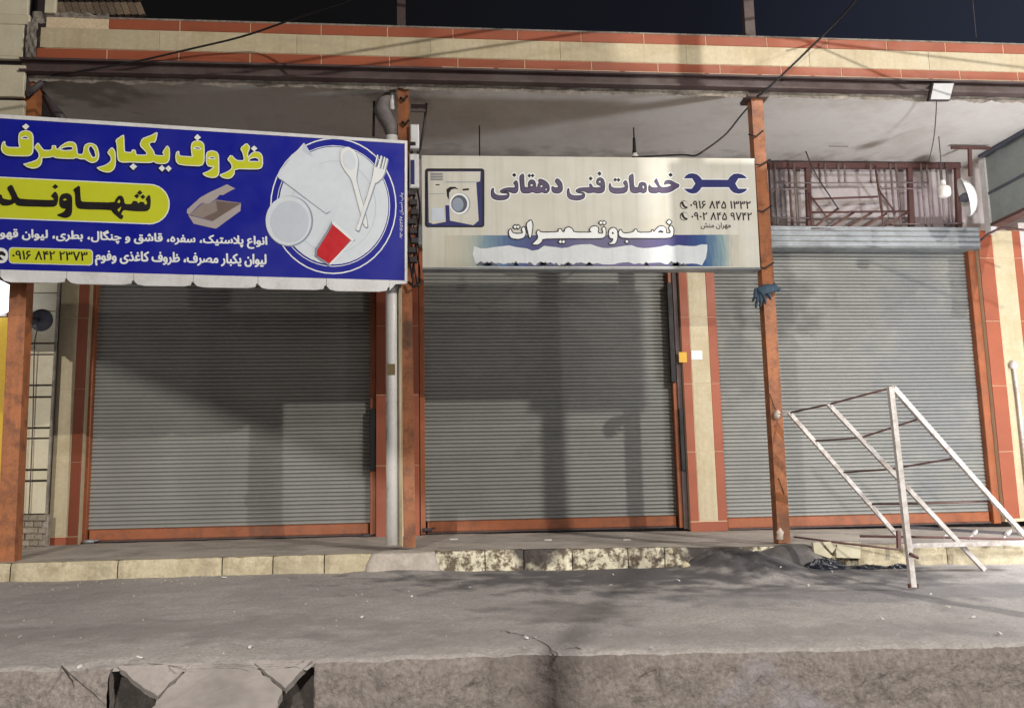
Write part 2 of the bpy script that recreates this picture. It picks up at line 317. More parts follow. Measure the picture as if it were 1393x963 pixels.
# Arabic letters -> presentation forms (isolated, final, initial, medial)
AR = {'ا': (0xFE8D, 0xFE8E), 'ب': (0xFE8F, 0xFE90, 0xFE91, 0xFE92), 'پ': (0xFB56, 0xFB57, 0xFB58, 0xFB59), 'ت': (0xFE95, 0xFE96, 0xFE97, 0xFE98),
      'چ': (0xFB7A, 0xFB7B, 0xFB7C, 0xFB7D), 'ح': (0xFEA1, 0xFEA2, 0xFEA3, 0xFEA4), 'ذ': (0xFEAB, 0xFEAC), 'ر': (0xFEAD, 0xFEAE), 'س': (0xFEB1, 0xFEB2, 0xFEB3, 0xFEB4),
      'ش': (0xFEB5, 0xFEB6, 0xFEB7, 0xFEB8), 'ص': (0xFEB9, 0xFEBA, 0xFEBB, 0xFEBC), 'ط': (0xFEC1, 0xFEC2, 0xFEC3, 0xFEC4), 'ظ': (0xFEC5, 0xFEC6, 0xFEC7, 0xFEC8),
      'ع': (0xFEC9, 0xFECA, 0xFECB, 0xFECC), 'غ': (0xFECD, 0xFECE, 0xFECF, 0xFED0), 'ف': (0xFED1, 0xFED2, 0xFED3, 0xFED4), 'ق': (0xFED5, 0xFED6, 0xFED7, 0xFED8),
      'ک': (0xFB8E, 0xFB8F, 0xFB90, 0xFB91), 'گ': (0xFB92, 0xFB93, 0xFB94, 0xFB95), 'ل': (0xFEDD, 0xFEDE, 0xFEDF, 0xFEE0), 'م': (0xFEE1, 0xFEE2, 0xFEE3, 0xFEE4),
      'ن': (0xFEE5, 0xFEE6, 0xFEE7, 0xFEE8), 'و': (0xFEED, 0xFEEE), 'ه': (0xFEE9, 0xFEEA, 0xFEEB, 0xFEEC), 'ی': (0xFBFC, 0xFBFD, 0xFBFE, 0xFBFF)}
def shape(t):
    t = t.replace('لا', '\ue000'); AR['\ue000'] = (0xFEFB, 0xFEFC); o = []
    for i, c in enumerate(t):
        if c not in AR: o.append(c); continue
        prev = i > 0 and t[i-1] in AR and len(AR[t[i-1]]) == 4; nxt = i+1 < len(t) and t[i+1] in AR and len(AR[c]) == 4
        o.append(chr(AR[c][(3 if nxt else 1) if prev else (2 if nxt else 0)]))
    return ''.join(o[::-1])
def font_mb(c, pl, layer, fit):
    from mathutils.geometry import interpolate_bezier
    o = bpy.data.objects.new('tmp', c); COL.objects.link(o); dg = bpy.context.evaluated_depsgraph_get()
    cu = o.evaluated_get(dg).to_curve(dg); P_ = []
    for sp in cu.splines:
        if sp.type != 'BEZIER': P_.append([(q.co[0], q.co[1]) for q in sp.points]); continue
        b = sp.bezier_points; pts = []
        for i in range(len(b)):
            n_ = b[(i+1) % len(b)]; pts += [(v.x, v.y) for v in interpolate_bezier(b[i].co, b[i].handle_right, n_.handle_left, n_.co, 5)[:-1]]
        P_.append(pts)
    o.evaluated_get(dg).to_curve_clear(); bpy.data.objects.remove(o); bpy.data.curves.remove(c)
    P_ = [p for p in P_ if len(p) > 2 and abs(area(p)) > 1e-7]
    sg = 1 if sum(area(p) for p in P_) > 0 else -1
    outs = [p for p in P_ if area(p)*sg > 0]; holes = [p for p in P_ if area(p)*sg <= 0]
    xs = [q[0] for p in P_ for q in p]; ys = [q[1] for p in P_ for q in p]; x0, x1, y0, y1 = min(xs), max(xs), min(ys), max(ys)
    g = lambda p: [fit((x-x0)/(x1-x0), (y-y0)/(y1-y0)) for x, y in p]; mb = MB()
    for k, p in enumerate(outs):
        hs = [(g(h), True) for h in holes if inside(h[0], p)]
        m = curve_mesh([(g(p), False)]+hs, pl, 0, layer+.04*(k % 3)); mb.add(m.v, m.f)
    return mb
def text(pl, s, q, layer, m, parent, bold=.02, name='lettering', rtl=True):   # q: photo corners bl, br, tr, tl of the text's ink
    c = bpy.data.curves.new('tmp', 'FONT'); c.body = shape(s) if rtl else s; c.offset = bold; c.resolution_u = 3
    a, b, d, e_ = [pl.loc(*p) for p in q]
    def fit(u, v): return tuple((a[k]*(1-u)+b[k]*u)*(1-v)+(e_[k]*(1-u)+d[k]*u)*v for k in (0, 1))
    c.offset = 0; one = font_mb(c, pl, layer, fit); hgt = math.dist(a, e_); mb = MB()
    for k, (sx, sz) in enumerate(((-1, 0), (1, 0), (0, -1), (0, 1), (-.7, -.7), (.7, .7), (-.7, .7), (.7, -.7))):
        mb.add([p+pl.x*sx*hgt*bold+pl.z*sz*hgt*bold*.8+pl.n*.00006*k for p in one.v], one.f)
    return mb.build(name, m, parent, 'stuff')
def poly(pl, pts, layer, m, parent, name, sm=0, holes=(), offset=0):
    return curve_mesh([(chaikin([pl.loc(*p) for p in pts], sm), False)]+[(chaikin([pl.loc(*p) for p in h], sm), True) for h in holes], pl, offset, layer).build(name, m, parent)

# ================================================================ SETTING
YF = -2.0                                             # face of the canopy fascia
def walk_z(x, y): return -.015+.02*min(0, y)-.013*max(0, x-.5)
# lower road in front of the forecourt
rm = MB().box(-40, 45, -60, -5.25, -1.4, -1.1); tag(rm.build('road', mt['road']), kind='structure')
gm = MB().box(-60, 60, 8.5, 70, -1.4, -.05); tag(gm.build('ground', mt['road']), kind='structure')
tag(MB().box(-60, -8.0, -5.25, 8.5, -1.4, -.22).build('ground', mt['road']), kind='structure')
tag(MB().box(11.5, 60, -5.25, 8.5, -1.4, -.45).build('ground', mt['road']), kind='structure')
# asphalt forecourt as a height field
def bump_(x, a, b): t = max(0, 1-abs(x-a)/b); return t*t*(3-2*t)
def ground_z(x, y):
    z = -.185-.062*max(0, -2.15-y)-.016*max(0, x+1) + .012*nz(x*.9, y*.9, 1)+.006*nz(x*5, y*5, 2)
    ramp = bump_(x, 2.55, .75)*max(0, min(1, (y+3.0)/.75)); ramp = ramp*ramp*(3-2*ramp)
    z += ramp*(.125+.03*nz(x*7, y*7, 5)+.015*nz(x*22, y*22, 9))
    z += .03*bump_(x, -.15, .5)*max(0, min(1, (y+2.4)/.2))
    # tyre rut and shallow scar lines
    z -= .012*math.exp(-((y+3.05+.12*math.sin(x*1.3))/.07)**2)*max(0, min(1, (x-2.2)*1.5))
    return z
EDGE = -5.0
def edge_y(x): return EDGE+.03*nz(x*2.2, 0, 3)+.02*nz(x*9, 0, 7)+.012*nz(x*34, 0, 2)
def gf(u, v):
    x = -8+19.5*u; y1 = -2.12; y0 = edge_y(x); y = y0+(y1-y0)*v; z = ground_z(x, y)
    if y < y0+.16: z -= (max(0, nz(x*5, y*5, 21)-.05)*.05+.012*abs(nz(x*24, y*24, 5)))*(1-(y-y0)/.16)
    if v < .001: z -= .02
    return (x, y, z)
v, f = grid(900, 90, gf); tag(MB().add(v, f, True).build('asphalt_forecourt', mt['asphalt']), kind='structure')
# sidewalk slab
def sf(u, v):
    x = -8+19.5*u; y = -2.13+2.4*v; return (x, y, walk_z(x, y)+.004*nz(x*2, y*2)+.002*nz(x*9, y*9))
v, f = grid(260, 30, sf); tag(MB().add(v, f, True).build('sidewalk', mt['conc']), kind='structure')

# crumbled concrete edge of the forecourt (its side towards the road)
XL, XR = P(152, 930, -5).x, P(428, 930, -5).x
def face(x0, x1, name):
    n = int((x1-x0)*60)
    def ff(u, v):
        x = x0+(x1-x0)*u; z0 = ground_z(x, edge_y(x))-.008; z = z0+(-1.15-z0)*v
        y = edge_y(x)-.02-.05*v+(.025*nz(x*3, z*3, 9)+.016*nz(x*11, z*13, 4, 5)+.010*nz(x*38, z*38, 8))*min(1, .3+v*12)
        y -= .02*(1-math.exp(-v*30)); return (x, y, z)
    v, f = grid(n, 46, ff, True); m = MB().add(v, f, True); return m.build(name, mt['face'])
t = thing('retaining_kerb', (0, -5, -1.1), 'crumbling raw concrete edge dropping from the forecourt to the road', 'concrete edge')
for a, b in ((-8, XL), (XR, 11.5)):
    o = face(a, b, 'concrete_face'); o.parent = t; o.location = (0, 5, 1.1); OFF[o.name] = Vector((0, -5, -1.1))
for x in (XL, XR):                                    # returns of the gap
    s = 1 if x == XL else -1
    v, f = grid(12, 10, lambda u, q: (x+.03*nz(u*3, q*3, x), -5.03+.75*u, ground_z(x, -5)-.01-.75*q), s < 0)
    MB().add(v, f, True).build('gap_side', mt['face'], t)
v, f = grid(60, 14, lambda u, q: (XL-.05+(XR-XL+.1)*u, -4.90+.05*nz(u*9, q*3, 2)-.30*q, -.40-.6*q), True)
MB().add(v, f, True).build('gap_back', mt['hole'], t)
MB().box(XL-.1, XR+.1, -5.6, -4.3, -1.22, -1.09).build('gap_bottom', mt['hole'], t)
# broken ramp plate leaning from the forecourt edge down to the road
t = thing('broken_concrete_ramp', (P(310, 930, -5).x, -5.4, -1.1), 'smooth grey concrete ramp plate with broken corners, dark gaps on both sides', 'ramp')
def plate(pts, dz, name, m):
    """pts: (px, py, Y) corners of the upper face"""
    jr = random.Random(int(pts[0][0])); dense = []
    for (a0, b0, c0), (a1, b1, c1) in zip(pts, pts[1:]+pts[:1]):
        for k in range(7):
            t_ = k/7; jj = 0 if k == 0 else 1.5; dense.append((a0+(a1-a0)*t_+jr.uniform(-jj, jj), b0+(b1-b0)*t_+jr.uniform(-jj, jj)*.7, c0+(c1-c0)*t_))
    top = [P(*q) for q in dense]; n = len(top); bot = [p+Vector((0, .02, -dz)) for p in top]
    return MB().add(top+bot, [tuple(range(n))[::-1], tuple(range(n, 2*n))]+[(i, (i+1)%n, n+(i+1)%n, n+i) for i in range(n)]).build(name, m, t)
plate([(262, 903.5, -4.99), (340, 901.5, -4.99), (384, 938, -5.12), (372, 975, -5.24), (366, 1150, -5.75), (60, 1150, -5.75), (190, 985, -5.24), (218, 948, -5.12)], .035, 'ramp_plate', mt['ramp'])
plate([(160, 905, -4.99), (256, 903.5, -4.99), (214, 946, -5.10), (196, 936, -5.07)], .03, 'broken_corner', mt['ramp'])
plate([(346, 901, -4.985), (424, 897, -4.985), (388, 936, -5.09)], .03, 'broken_corner', mt['ramp'])

# ================================================================ CANOPY AND SHOP BUILDING
b = thing('shop_building', (1.5, 0, 0), 'single storey row of shops with plastered canopy and striped tile fascia', 'building')
ZC = 4.03
# ceiling: slab underside with slight sag and ragged front lip
v, f = grid(120, 24, lambda u, q: (-3.35+11.5*u, -1.93+2.1*q, ZC-.03*(1-q)+.01*nz(u*9, q*3)+.03*max(0, q-.9)*-6), True)
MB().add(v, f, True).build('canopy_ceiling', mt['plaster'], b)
MB().box(-3.35, 8.15, -1.9, 8, 4.12, 4.32).build('roof_slab', mt['conc_rough'], b)
# back wall: piers and lintel band; the shop bays sit in it
back = MB()
back.box(-3.35, 8.15, .10, .3, 3.2, 4.12); back.box(-3.35, 8.15, .45, .6, 0-.1, 3.2)
back.build('back_wall', mt['wall_white'], b)
MB().box(-3.35, -3.2, .6, 8, -.1, 4.12).box(8.0, 8.15, .6, 8, -.1, 4.12).box(-3.2, 8, 7.85, 8, -.1, 4.12).build('side_wall', mt['wall_white'], b)
# steel channel beam under the fascia (flange, web, flange)
zb0, zb1 = 3.955, 4.075
bm = MB(); bm.box(-3.32, 8.15, YF-.02, YF+.1, zb0, zb0+.018).box(-3.32, 8.15, YF-.02, YF+.1, zb1-.018, zb1).box(-3.32, 8.15, YF+.03, YF+.045, zb0+.018, zb1-.018)
bm.build('fascia_beam', mt['beam'], b)
# ragged cement lip below the beam
v, f = grid(460, 4, lambda u, q: (-3.3+11.4*u, -1.93-.012*nz(u*80, q*4, 2), 3.957-(.055+.02*nz(u*60, 0, 6, 5)+.012*nz(u*260, 0, 8))*q), True)
MB().add(v, f, True).build('cement_lip', mt['conc_rough'], b)
# fascia body and tiles
MB().box(-3.13, 8.15, YF+.0035, YF+.16, 4.076, 4.45).build('fascia_body', mt['grout'], b)
def fx(px, py): return P(px, py, YF).x
ZB = (4.083, 4.170); ZM = (4.174, 4.352); ZT = (4.356, 4.447)
j_bot = [145, 243, 340, 437, 530, 623, 714, 805, 895]; x0 = -3.2; xs = [x0]+[fx(p, 85) for p in j_bot]
while xs[-1] < 8.1: xs.append(xs[-1]+.572)
for a, c in zip(xs, xs[1:]): MB().cbox(a+.003, c-.003, YF+.0*random.random(), YF+.012, *ZB, .003).build('terracotta_tile', mt['terracotta'], b)
xs = [fx(148, 30), fx(245, 32), fx(341, 36), fx(437, 40)]
while xs[-1] < 8.1: xs.append(xs[-1]+.572)
for a, c in zip(xs, xs[1:]): MB().cbox(a+.003, c-.003, YF-.002*random.random(), YF+.012, *ZT, .003).build('terracotta_tile', mt['terracotta'], b)
xs = [-3.17, -2.2, -1.05, .1, 1.25, 2.4, 3.55, 4.7, 5.85, 7.0, 8.15]
for a, c in zip(xs, xs[1:]): MB().cbox(a+.001, c-.001, YF-.004, YF+.012, *ZM, .002).build('cream_tile', mt['cream'], b)
MB().box(-2.9, 8.15, YF+.0, YF+.17, 4.447, 4.462).build('coping', mt['conc_rough'], b)
# pale mortar left along the bottom of the fascia
mm = MB(); x = .2
while x < 8:
    l = random.uniform(.25, .6); h = random.uniform(.008, .016)
    mm.quadprism([(x, 4.0765-h), (x+l, 4.0765-h*random.uniform(.5, 1)), (x+l, 4.083), (x, 4.083)], YF-.012, YF-.022+.03); x += l+random.uniform(.01, .05)
mm.build('mortar_strip', mt['grout'], b)

# shop bays --------------------------------------------------------------------------------
def slat_mesh(w_, pitch):
    prof = [(.008, 0), (.001, pitch*.03), (-.009, pitch*.13), (-.0125, pitch*.26), (-.012, pitch*.42), (-.008, pitch*.62), (-.001, pitch*.82), (.005, pitch*.95), (.008, pitch)]
    m_ = MB(); v_ = []; f_ = []
    for x_ in (0, w_):
        for y_, z_ in prof: v_.append((x_, y_, z_))
    n_ = len(prof)
    for k in range(n_-1): f_.append((k, n_+k, n_+k+1, k+1))
    m_.add(v_, f_, True); return m_
def shutter(x0, x1, z0, z1, label, jam_r=.05, jam_l=.05, bar_mat='orange_metal'):
    t = thing('roller_shutter', ((x0+x1)/2, 0, z0), label, 'shutter', 'closed roller shutters of the three shops')
    pitch = .0397; n = int((z1-z0-.12)/pitch); first = None
    for i in range(n):
        z_ = z0+.125+pitch*i
        if first is None:
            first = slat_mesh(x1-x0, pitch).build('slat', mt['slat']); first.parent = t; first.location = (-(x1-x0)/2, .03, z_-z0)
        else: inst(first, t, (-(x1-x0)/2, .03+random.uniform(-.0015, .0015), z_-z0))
    m_ = MB().cbox(x0+.02, x1-.02, -.01, .035, z0+.02, z0+.125, .006); m_.build('bottom_bar', mt[bar_mat], t)
    m_ = MB().box(x0+.02, x1-.02, -.03, .03, z0+.005, z0+.02); m_.build('bottom_lip', mt['beam'], t)
    MB().cbox(x0-jam_l, x0+.004, -.06, .06, z0, z1+.02, .005).build('guide_rail', mt['orange_metal'], t)
    MB().cbox(x1-.004, x1+jam_r, -.06, .06, z0, z1+.02, .005).build('guide_rail', mt['orange_metal'], t)
    MB().box(x0, x1, .06, .1, z0, z1+.1).build('inner_lining', mt['dark_gap'], t)
    return t
B1 = (-3.29, -.52, -.01, 2.98); B2 = (.035, 2.68, -.01, 2.98); B3 = (3.19, 6.16, -.05, 2.97)
s1 = shutter(*B1, 'grey slatted roller shutter under the blue banner, left of the white drain pipe', .055, .06)
s2 = shutter(*B2, 'grey slatted roller shutter in the middle, below the white repair sign', .05, .05)
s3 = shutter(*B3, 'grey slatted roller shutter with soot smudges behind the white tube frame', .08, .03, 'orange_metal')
# corrugated housings above each shutter
for (x0, x1, z0, z1), s_, zt in ((B1, s1, 3.2), (B2, s2, 3.2), (B3, s3, 3.215)):
    def hf(u, q): return (x0-.05+(x1-x0+.13)*u, -.17-.008*math.cos(q*math.pi*8)-.03*(1-q)*0, z1+.005+(zt-z1-.005)*q)
    v, f = grid(2, 40, hf); m_ = MB().add(v, f, True).box(x0-.05, x1+.08, -.16, .1, z1+.006, zt)
    m_.build('shutter_housing', mt['zinc'], s_)
# black strips on the jambs and padlocks on the floor
a = P(508, 556, -.08); c = P(508, 640, -.08)
MB().cbox(a.x-.035, a.x+.03, -.10, -.061, c.z, a.z, .004).build('black_strip', mt['black'], s1)
a = P(926, 556, -.08); c = P(928, 640, -.08)
MB().cbox(a.x-.025, a.x+.02, -.10, -.061, c.z, a.z, .004).build('black_strip', mt['black'], s2)
a = P(912, 385, -.08); c = P(914, 520, -.08)
MB().cbox(a.x-.045, a.x+.01, -.10, -.061, c.z, a.z, .004).build('black_strip', mt['black'], s2)  # this upper strip draws the recess shadow beside the pillar
for s_, px, py in ((s1, 121, 739), (s1, 498, 731), (s2, 581, 723)):
    p = P(px, py, -.1); m_ = MB().tube([p+Vector((-.05, -.01, .02)), p+Vector((.045, 0, .02))], .017, 8).tube([p+Vector((.04, 0, .02)), p+Vector((.085, .03, .03)), p+Vector((.06, .08, .035))], .006, 6)
    m_.build('padlock', mt['zinc' if px == 121 else 'darkmetal'], s_)

# tiled piers between the bays -------------------------------------------------------------
def pier(name, label, x0, x1, cols, y0=-.12, ztop=3.2, zbase=-.03, foot=None, cat='pillar', step=.72):
    t = thing(name, ((x0+x1)/2, y0, zbase), label, cat)
    MB().box(x0+.003, x1-.003, y0+.003, .3, zbase, ztop).build('core', mt['grout'], t)
    for (a, c, mat, za) in cols:
        z_ = za; k = 0
        while z_ < ztop-.01:
            h = min(step, ztop-z_); 
            MB().cbox(a+.002, c-.002, y0-.002*random.random(), y0+.012, z_+.002, z_+h-.002, .003).build('terracotta_tile' if mat == 'terracotta' else 'cream_tile', mt[mat], t); z_ += h; k += 1
    return t
def X(px, py, Y=-.12): return P(px, py, Y).x
# left pier: cream then terracotta
xa, xb, xc, xd = X(68.5, 650), X(95, 650), X(109.5, 650), X(112, 650)
p1 = pier('tiled_pillar', 'cream pillar with one terracotta stripe, at the left end of the shops', xa, xc, [(xa, xb, 'cream', .06), (xb, xc, 'terracotta', .06)])
MB().cbox(xa, xc, -.124, -.11, -.05, .055, .004).build('terracotta_tile', mt['terracotta'], p1)
MB().box(xc+.001, xd, -.115, -.0, -.03, 3.2).build('edge_trim', mt['beige'], p1)
xa, xb = -.455, .03-.055
p2 = pier('tiled_pillar', 'terracotta tiled pillar behind the white drain pipe and orange post', -.462, -.02, [(-.462, -.32, 'terracotta', -.03), (-.32, -.14, 'cream', .06), (-.14, -.02, 'terracotta', -.03)])
xs = [X(938, 690), X(950.5, 690), X(976, 690), X(989, 690)]
p3 = pier('tiled_pillar', 'pillar with cream centre between two terracotta stripes, beside the middle shutter', xs[0], xs[3], [(xs[0], xs[1], 'terracotta', .055), (xs[1], xs[2], 'cream', .058), (xs[2], xs[3], 'terracotta', .055)])
MB().cbox(xs[0], xs[3], -.122, -.11, -.05, .05, .003).build('terracotta_tile', mt['terracotta'], p3)
MB().box(xs[0]-.055, xs[0]-.002, -.08, .0, -.02, 3.2).build('steel_jamb', mt['beam'], p3)
for px, py, w_, h_, m_ in ((929, 486, 10, 14, 'sticker_yellow'), (948, 483, 14, 12, 'white_paint')):
    a = P(px-w_/2, py+h_/2, -.126); c = P(px+w_/2, py-h_/2, -.126); MB().box(a.x, c.x, -.1265, -.1245, a.z, c.z).build('sticker', mt[m_], p3)
xs = [6.245, X(1376, 690), X(1397, 690)+.0, X(1397, 690)+.12]
xs = [6.245, 6.42, 6.66, 6.76]
p4 = pier('tiled_pillar', 'cream and terracotta pillar at the right end, lit by the shop lamp', xs[0], xs[3], [(xs[0], xs[1], 'terracotta', .0), (xs[1], xs[2], 'cream', .0), (xs[2], xs[3], 'terracotta', .0)])
# plain wall right of the last pier
t = thing('side_shop_wall', (7.5, -.1, -.1), 'pale plastered wall at the right edge beyond the last pillar', 'wall')
MB().box(6.762, 8.15, -.1, .3, -.1, 3.3).build('wall_panel', mt['wall_white'], t)
a = P(1379, 497, -.16); c = P(1400, 680, -.16)
m_ = MB().tube([a, P(1385, 540, -.16), c], .018, 8).lathe([(0, -.05), (.04, -.03), (.045, .02), (.02, .05), (0, .055)], a)
tag(m_.build('wall_pipe', mt['frame_tube']), 'thin white pipe with round cap running down the right pillar', 'pipe')

# grille over shutter 3 -----------------------------------------------------------------------
g = thing('iron_grille', (P(1170, 310, -.02).x, -.02, P(1170, 310, -.02).z), 'rusty iron grille with paired bars above the right shutter', 'grille')
def gz(x, y, Y=-.02): return P(1020+x/3.735, 150+y/3.735, Y)
def rod(pts, r, m_, name, par, Y=-.02, sq=False, n=6): return MB().tube([gz(x, y, Y) for x, y in pts], r, n, sq).build(name, mt[m_], par)
rod([(62, 282), (1065, 284)], .032, 'rust', 'frame_bar', g, sq=True)
for x in (292, 810, 1052): rod([(x, 295), (x+10, 603)], .026, 'rust', 'frame_bar', g, sq=True)
for x, d, y1 in ((95, 18, 597), (125, 17, 597), (195, 20, 597), (224, 20, 597), (352, 5, 372), (381, 6, 374), (449, 4, 366), (480, 4, 366), (612, 4, 366), (712, 28, 590), (740, 28, 590), (868, 26, 588), (897, 26, 588), (965, 26, 585), (996, 26, 583)):
    rod([(x, 272), (x+d, y1)], .0125, 'grille_bar' if x not in (95, 195, 352) else 'rust', 'bar', g, Y=-.06)
for pts in (((130, 370), (900, 368)), ((80, 402), (290, 400)), ((670, 400), (870, 398)), ((90, 548), (320, 548)), ((90, 588), (300, 592)), ((690, 582), (1085, 574))):
    rod(pts, .009, 'grille_bar', 'cross_rod', g, Y=-.075)
tr = thing('steel_truss', gz(480, 600, -.16), 'small dark welded truss hung slanting in front of the iron grille', 'truss')
for pts in (((320, 452), (650, 440)), ((310, 520), (800, 514)), ((310, 600), (680, 595)), ((636, 280), (682, 600)), ((300, 425), (392, 545)), ((322, 600), (450, 498)), ((410, 592), (530, 520)), ((500, 592), (622, 520)), ((580, 592), (695, 525)), ((690, 585), (806, 518)), ((650, 400), (742, 525)), ((300, 420), (318, 600))):
    rod(pts, .0125, 'rust', 'truss_bar', tr, Y=-.16)
o = rod([(250, 118), (300, 250), (345, 345), (452, 505)], .0085, 'darkmetal', 'hanging_rod', None, Y=-.32)
tag(o, 'thin dark rod slanting from the ceiling down to the truss', 'rod')
MB().tube([gz(400, 184, -.6), gz(500, 185, -.6)], .004, 5).build('ceiling_scar', mt['darkmetal'], b)

# ================================================================ POSTS, PIPE, WIRES
def sq_post(name, p0, p1, w_, m_, parent): return MB().tube([p0, p1], w_/2, sq=True).build(name, mt[m_], parent)
t = thing('steel_post', P(10, 765, -1.85), 'orange steel post holding the left end of the canopy beside the banner', 'post', 'orange posts carrying the canopy')
sq_post('shaft', P(12, 768, -1.85), P(43, 100, -1.85), .135, 'orange_post', t)
MB().tube([P(36, 108, -1.93), P(40, 132, -1.95), P(52, 118, -1.95), P(60, 110, -1.9)], .02, 6).tube([P(33, 130, -1.95), P(58, 112, -1.95)], .028, 6).build('knotted_wire', mt['darkmetal'], t)
t = thing('steel_post', P(558, 742, -1.85), 'orange steel post in the middle, right of the white drain pipe', 'post', 'orange posts carrying the canopy')
sq_post('shaft', P(557.5, 744, -1.85), P(548.5, 105, -1.85), .098, 'orange_post', t)
for px, py in ((549, 133), (551, 166)): MB().tube([P(px-4, py, -1.92), P(px, py+4, -1.93), P(px+5, py-2, -1.92)], .012, 6).build('hook', mt['black'], t)
MB().box(P(546, 560, -1.9).x, P(546, 560, -1.9).x+.008, -1.93, -1.9, -.02, 2.3).build('edge_strip', mt['beige'], t)
t = thing('steel_post', P(1065, 735, -1.85), 'orange steel post before the right shutter with a rag tied to it', 'post', 'orange posts carrying the canopy')
sq_post('shaft', P(1064, 738, -1.85), P(1026.5, 132, -1.85), .108, 'orange_post', t)
c_ = P(1026, 134, -1.85)
MB().box(c_.x-.1, c_.x+.1, -1.95, -1.75, c_.z-.03, c_.z).add([(c_.x-.05, -1.93, c_.z), (c_.x+.05, -1.93, c_.z), (c_.x+.11, -1.93, 3.96), (c_.x-.11, -1.93, 3.96), (c_.x-.05, -1.8, c_.z), (c_.x+.05, -1.8, c_.z), (c_.x+.11, -1.8, 3.96), (c_.x-.11, -1.8, 3.96)], [(0, 1, 2, 3), (7, 6, 5, 4), (0, 3, 7, 4), (1, 5, 6, 2)]).build('capital', mt['beam'], t)
for px, py, w_ in ((1028, 183, 10), (1034, 222, 14), (1037, 285, 13), (1040, 362, 13)):
    MB().tube([P(px-w_, py, -1.93), P(px, py+3, -1.94), P(px+w_, py-5, -1.93)], .007, 6).build('wire_tie', mt['black'], t)
for px, py, k in ((1043, 525, 0), (1055, 640, 1)):
    MB().tube([P(px+4, py+10, -1.912), P(px+12, py+32, -1.912)], .004, 4).build('scratch', mt['beam'], t)
# knot of pale tape on that post
p = P(1057, 564, -1.93); tag(MB().lathe([(0, -.045), (.022, -.03), (.032, 0), (.02, .03), (0, .045)], p, (.2, -.4, 1), 9).tube([p, P(1072, 561, -2.02)], .006, 5).build('tape_knot', mt['pink_cloth']), 'pale tape knot tying the tube frame to the orange post', 'knot')
p = P(1061, 727, -1.95); tag(MB().lathe([(0, -.05), (.03, -.04), (.026, 0), (.034, .02), (0, .06)], p, (.1, 0, 1), 9).build('cloth_scrap', mt['pink_cloth']), 'small pale cloth scrap at the foot of the orange post with the rag', 'scrap')
# work glove: cuff, palm and drooping fingers wired to the post
gl = thing('work_glove', P(1040, 400, -1.98), 'crumpled blue grey work glove hooked on the orange post', 'glove')
gm_ = MB(); rr = random.Random(3)
def blob(pts, rads, n_=9):
    res = []; rs = []
    for i in range(len(pts)-1):
        for k in range(5): t_ = k/5; res.append(pts[i].lerp(pts[i+1], t_)+Vector((rr.uniform(-1, 1), rr.uniform(-1, 1), rr.uniform(-1, 1)))*.003); rs.append((rads[i]*(1-t_)+rads[i+1]*t_)*rr.uniform(.9, 1.12))
    res.append(pts[-1]); rs.append(rads[-1]); return MB().tube(res, rs, n_)
blob([P(1056, 392, -1.97), P(1046, 393, -2.0), P(1036, 396, -2.0), P(1030, 402, -1.99)], [.026, .042, .05, .034]).build('palm', mt['glove'], gl)
blob([P(1050, 388, -1.96), P(1060, 395, -1.96)], [.03, .02]).build('cuff', mt['glove'], gl)
for a_, c_, r_ in (((1028, 394), (1024, 410), .013), ((1030, 399), (1028, 418), .014), ((1034, 401), (1034, 417), .014), ((1038, 400), (1041, 413), .013), ((1044, 398), (1048, 407), .013)):
    m1 = P((a_[0]+c_[0])/2+1.2, (a_[1]+c_[1])/2, -2.03); blob([P(*a_, -2.0), m1, P(*c_, -1.99)], [r_*1.1, r_*1.15, r_*.7], 8).build('finger', mt['glove'], gl)

# white drain pipe
t = thing('drain_pipe', P(531, 742, -1.87), 'white plastic drain pipe standing left of the middle orange post', 'pipe')
MB().tube([P(534.5, 741, -1.87), P(533, 186, -1.87)], .056, 16).build('pipe_length', mt['pipe'], t)
MB().tube([P(533, 186, -1.87), P(531, 172, -1.87), P(524, 160, -1.86), P(519, 150, -1.84), P(522, 140, -1.82), P(530, 132, -1.80)], [.05, .066, .07, .072, .062, .05], 12).build('wrapped_elbow', mt['wrap'], t)
MB().tube([P(534, 150, -1.84), P(534, 120, -1.8)], .028, 8).build('upper_pipe', mt['pipe'], t)
a = P(531, 500, -1.93); MB().box(a.x-.03, a.x+.04, -1.934, -1.925, a.z-.06, a.z+.03).build('sticker', mt['sticker_brown'], t)
t = thing('electrical_conduit', P(544, 742, -1.92), 'thin beige conduit between the white pipe and the orange post', 'conduit')
MB().tube([P(544.5, 742, -1.92), P(543.5, 386, -1.92)], .013, 8).build('conduit', mt['beige'], t)
# drooping strip and hanging plates near the top of the middle post
for pts, nm, lb in ((((509, 138), (508, 186)), 'hanging_strip', 'thin dark metal strip hanging left of the wrapped pipe elbow'), (((580, 141), (577, 172), (571, 205)), 'hanging_strip', 'thin dark bent strip hanging right of the middle post')):
    tag(MB().tube([P(x, y, -1.6) for x, y in pts], .012, 6).build(nm, mt['darkmetal']), lb, 'metal strip')
tag(MB().box(P(559, 150, -1.7).x, P(579, 150, -1.7).x, -1.7, -1.68, P(570, 152, -1.7).z, P(570, 142, -1.7).z).build('bracket_plate', mt['beam']), 'dark flat bracket plate at the top of the middle post', 'bracket')
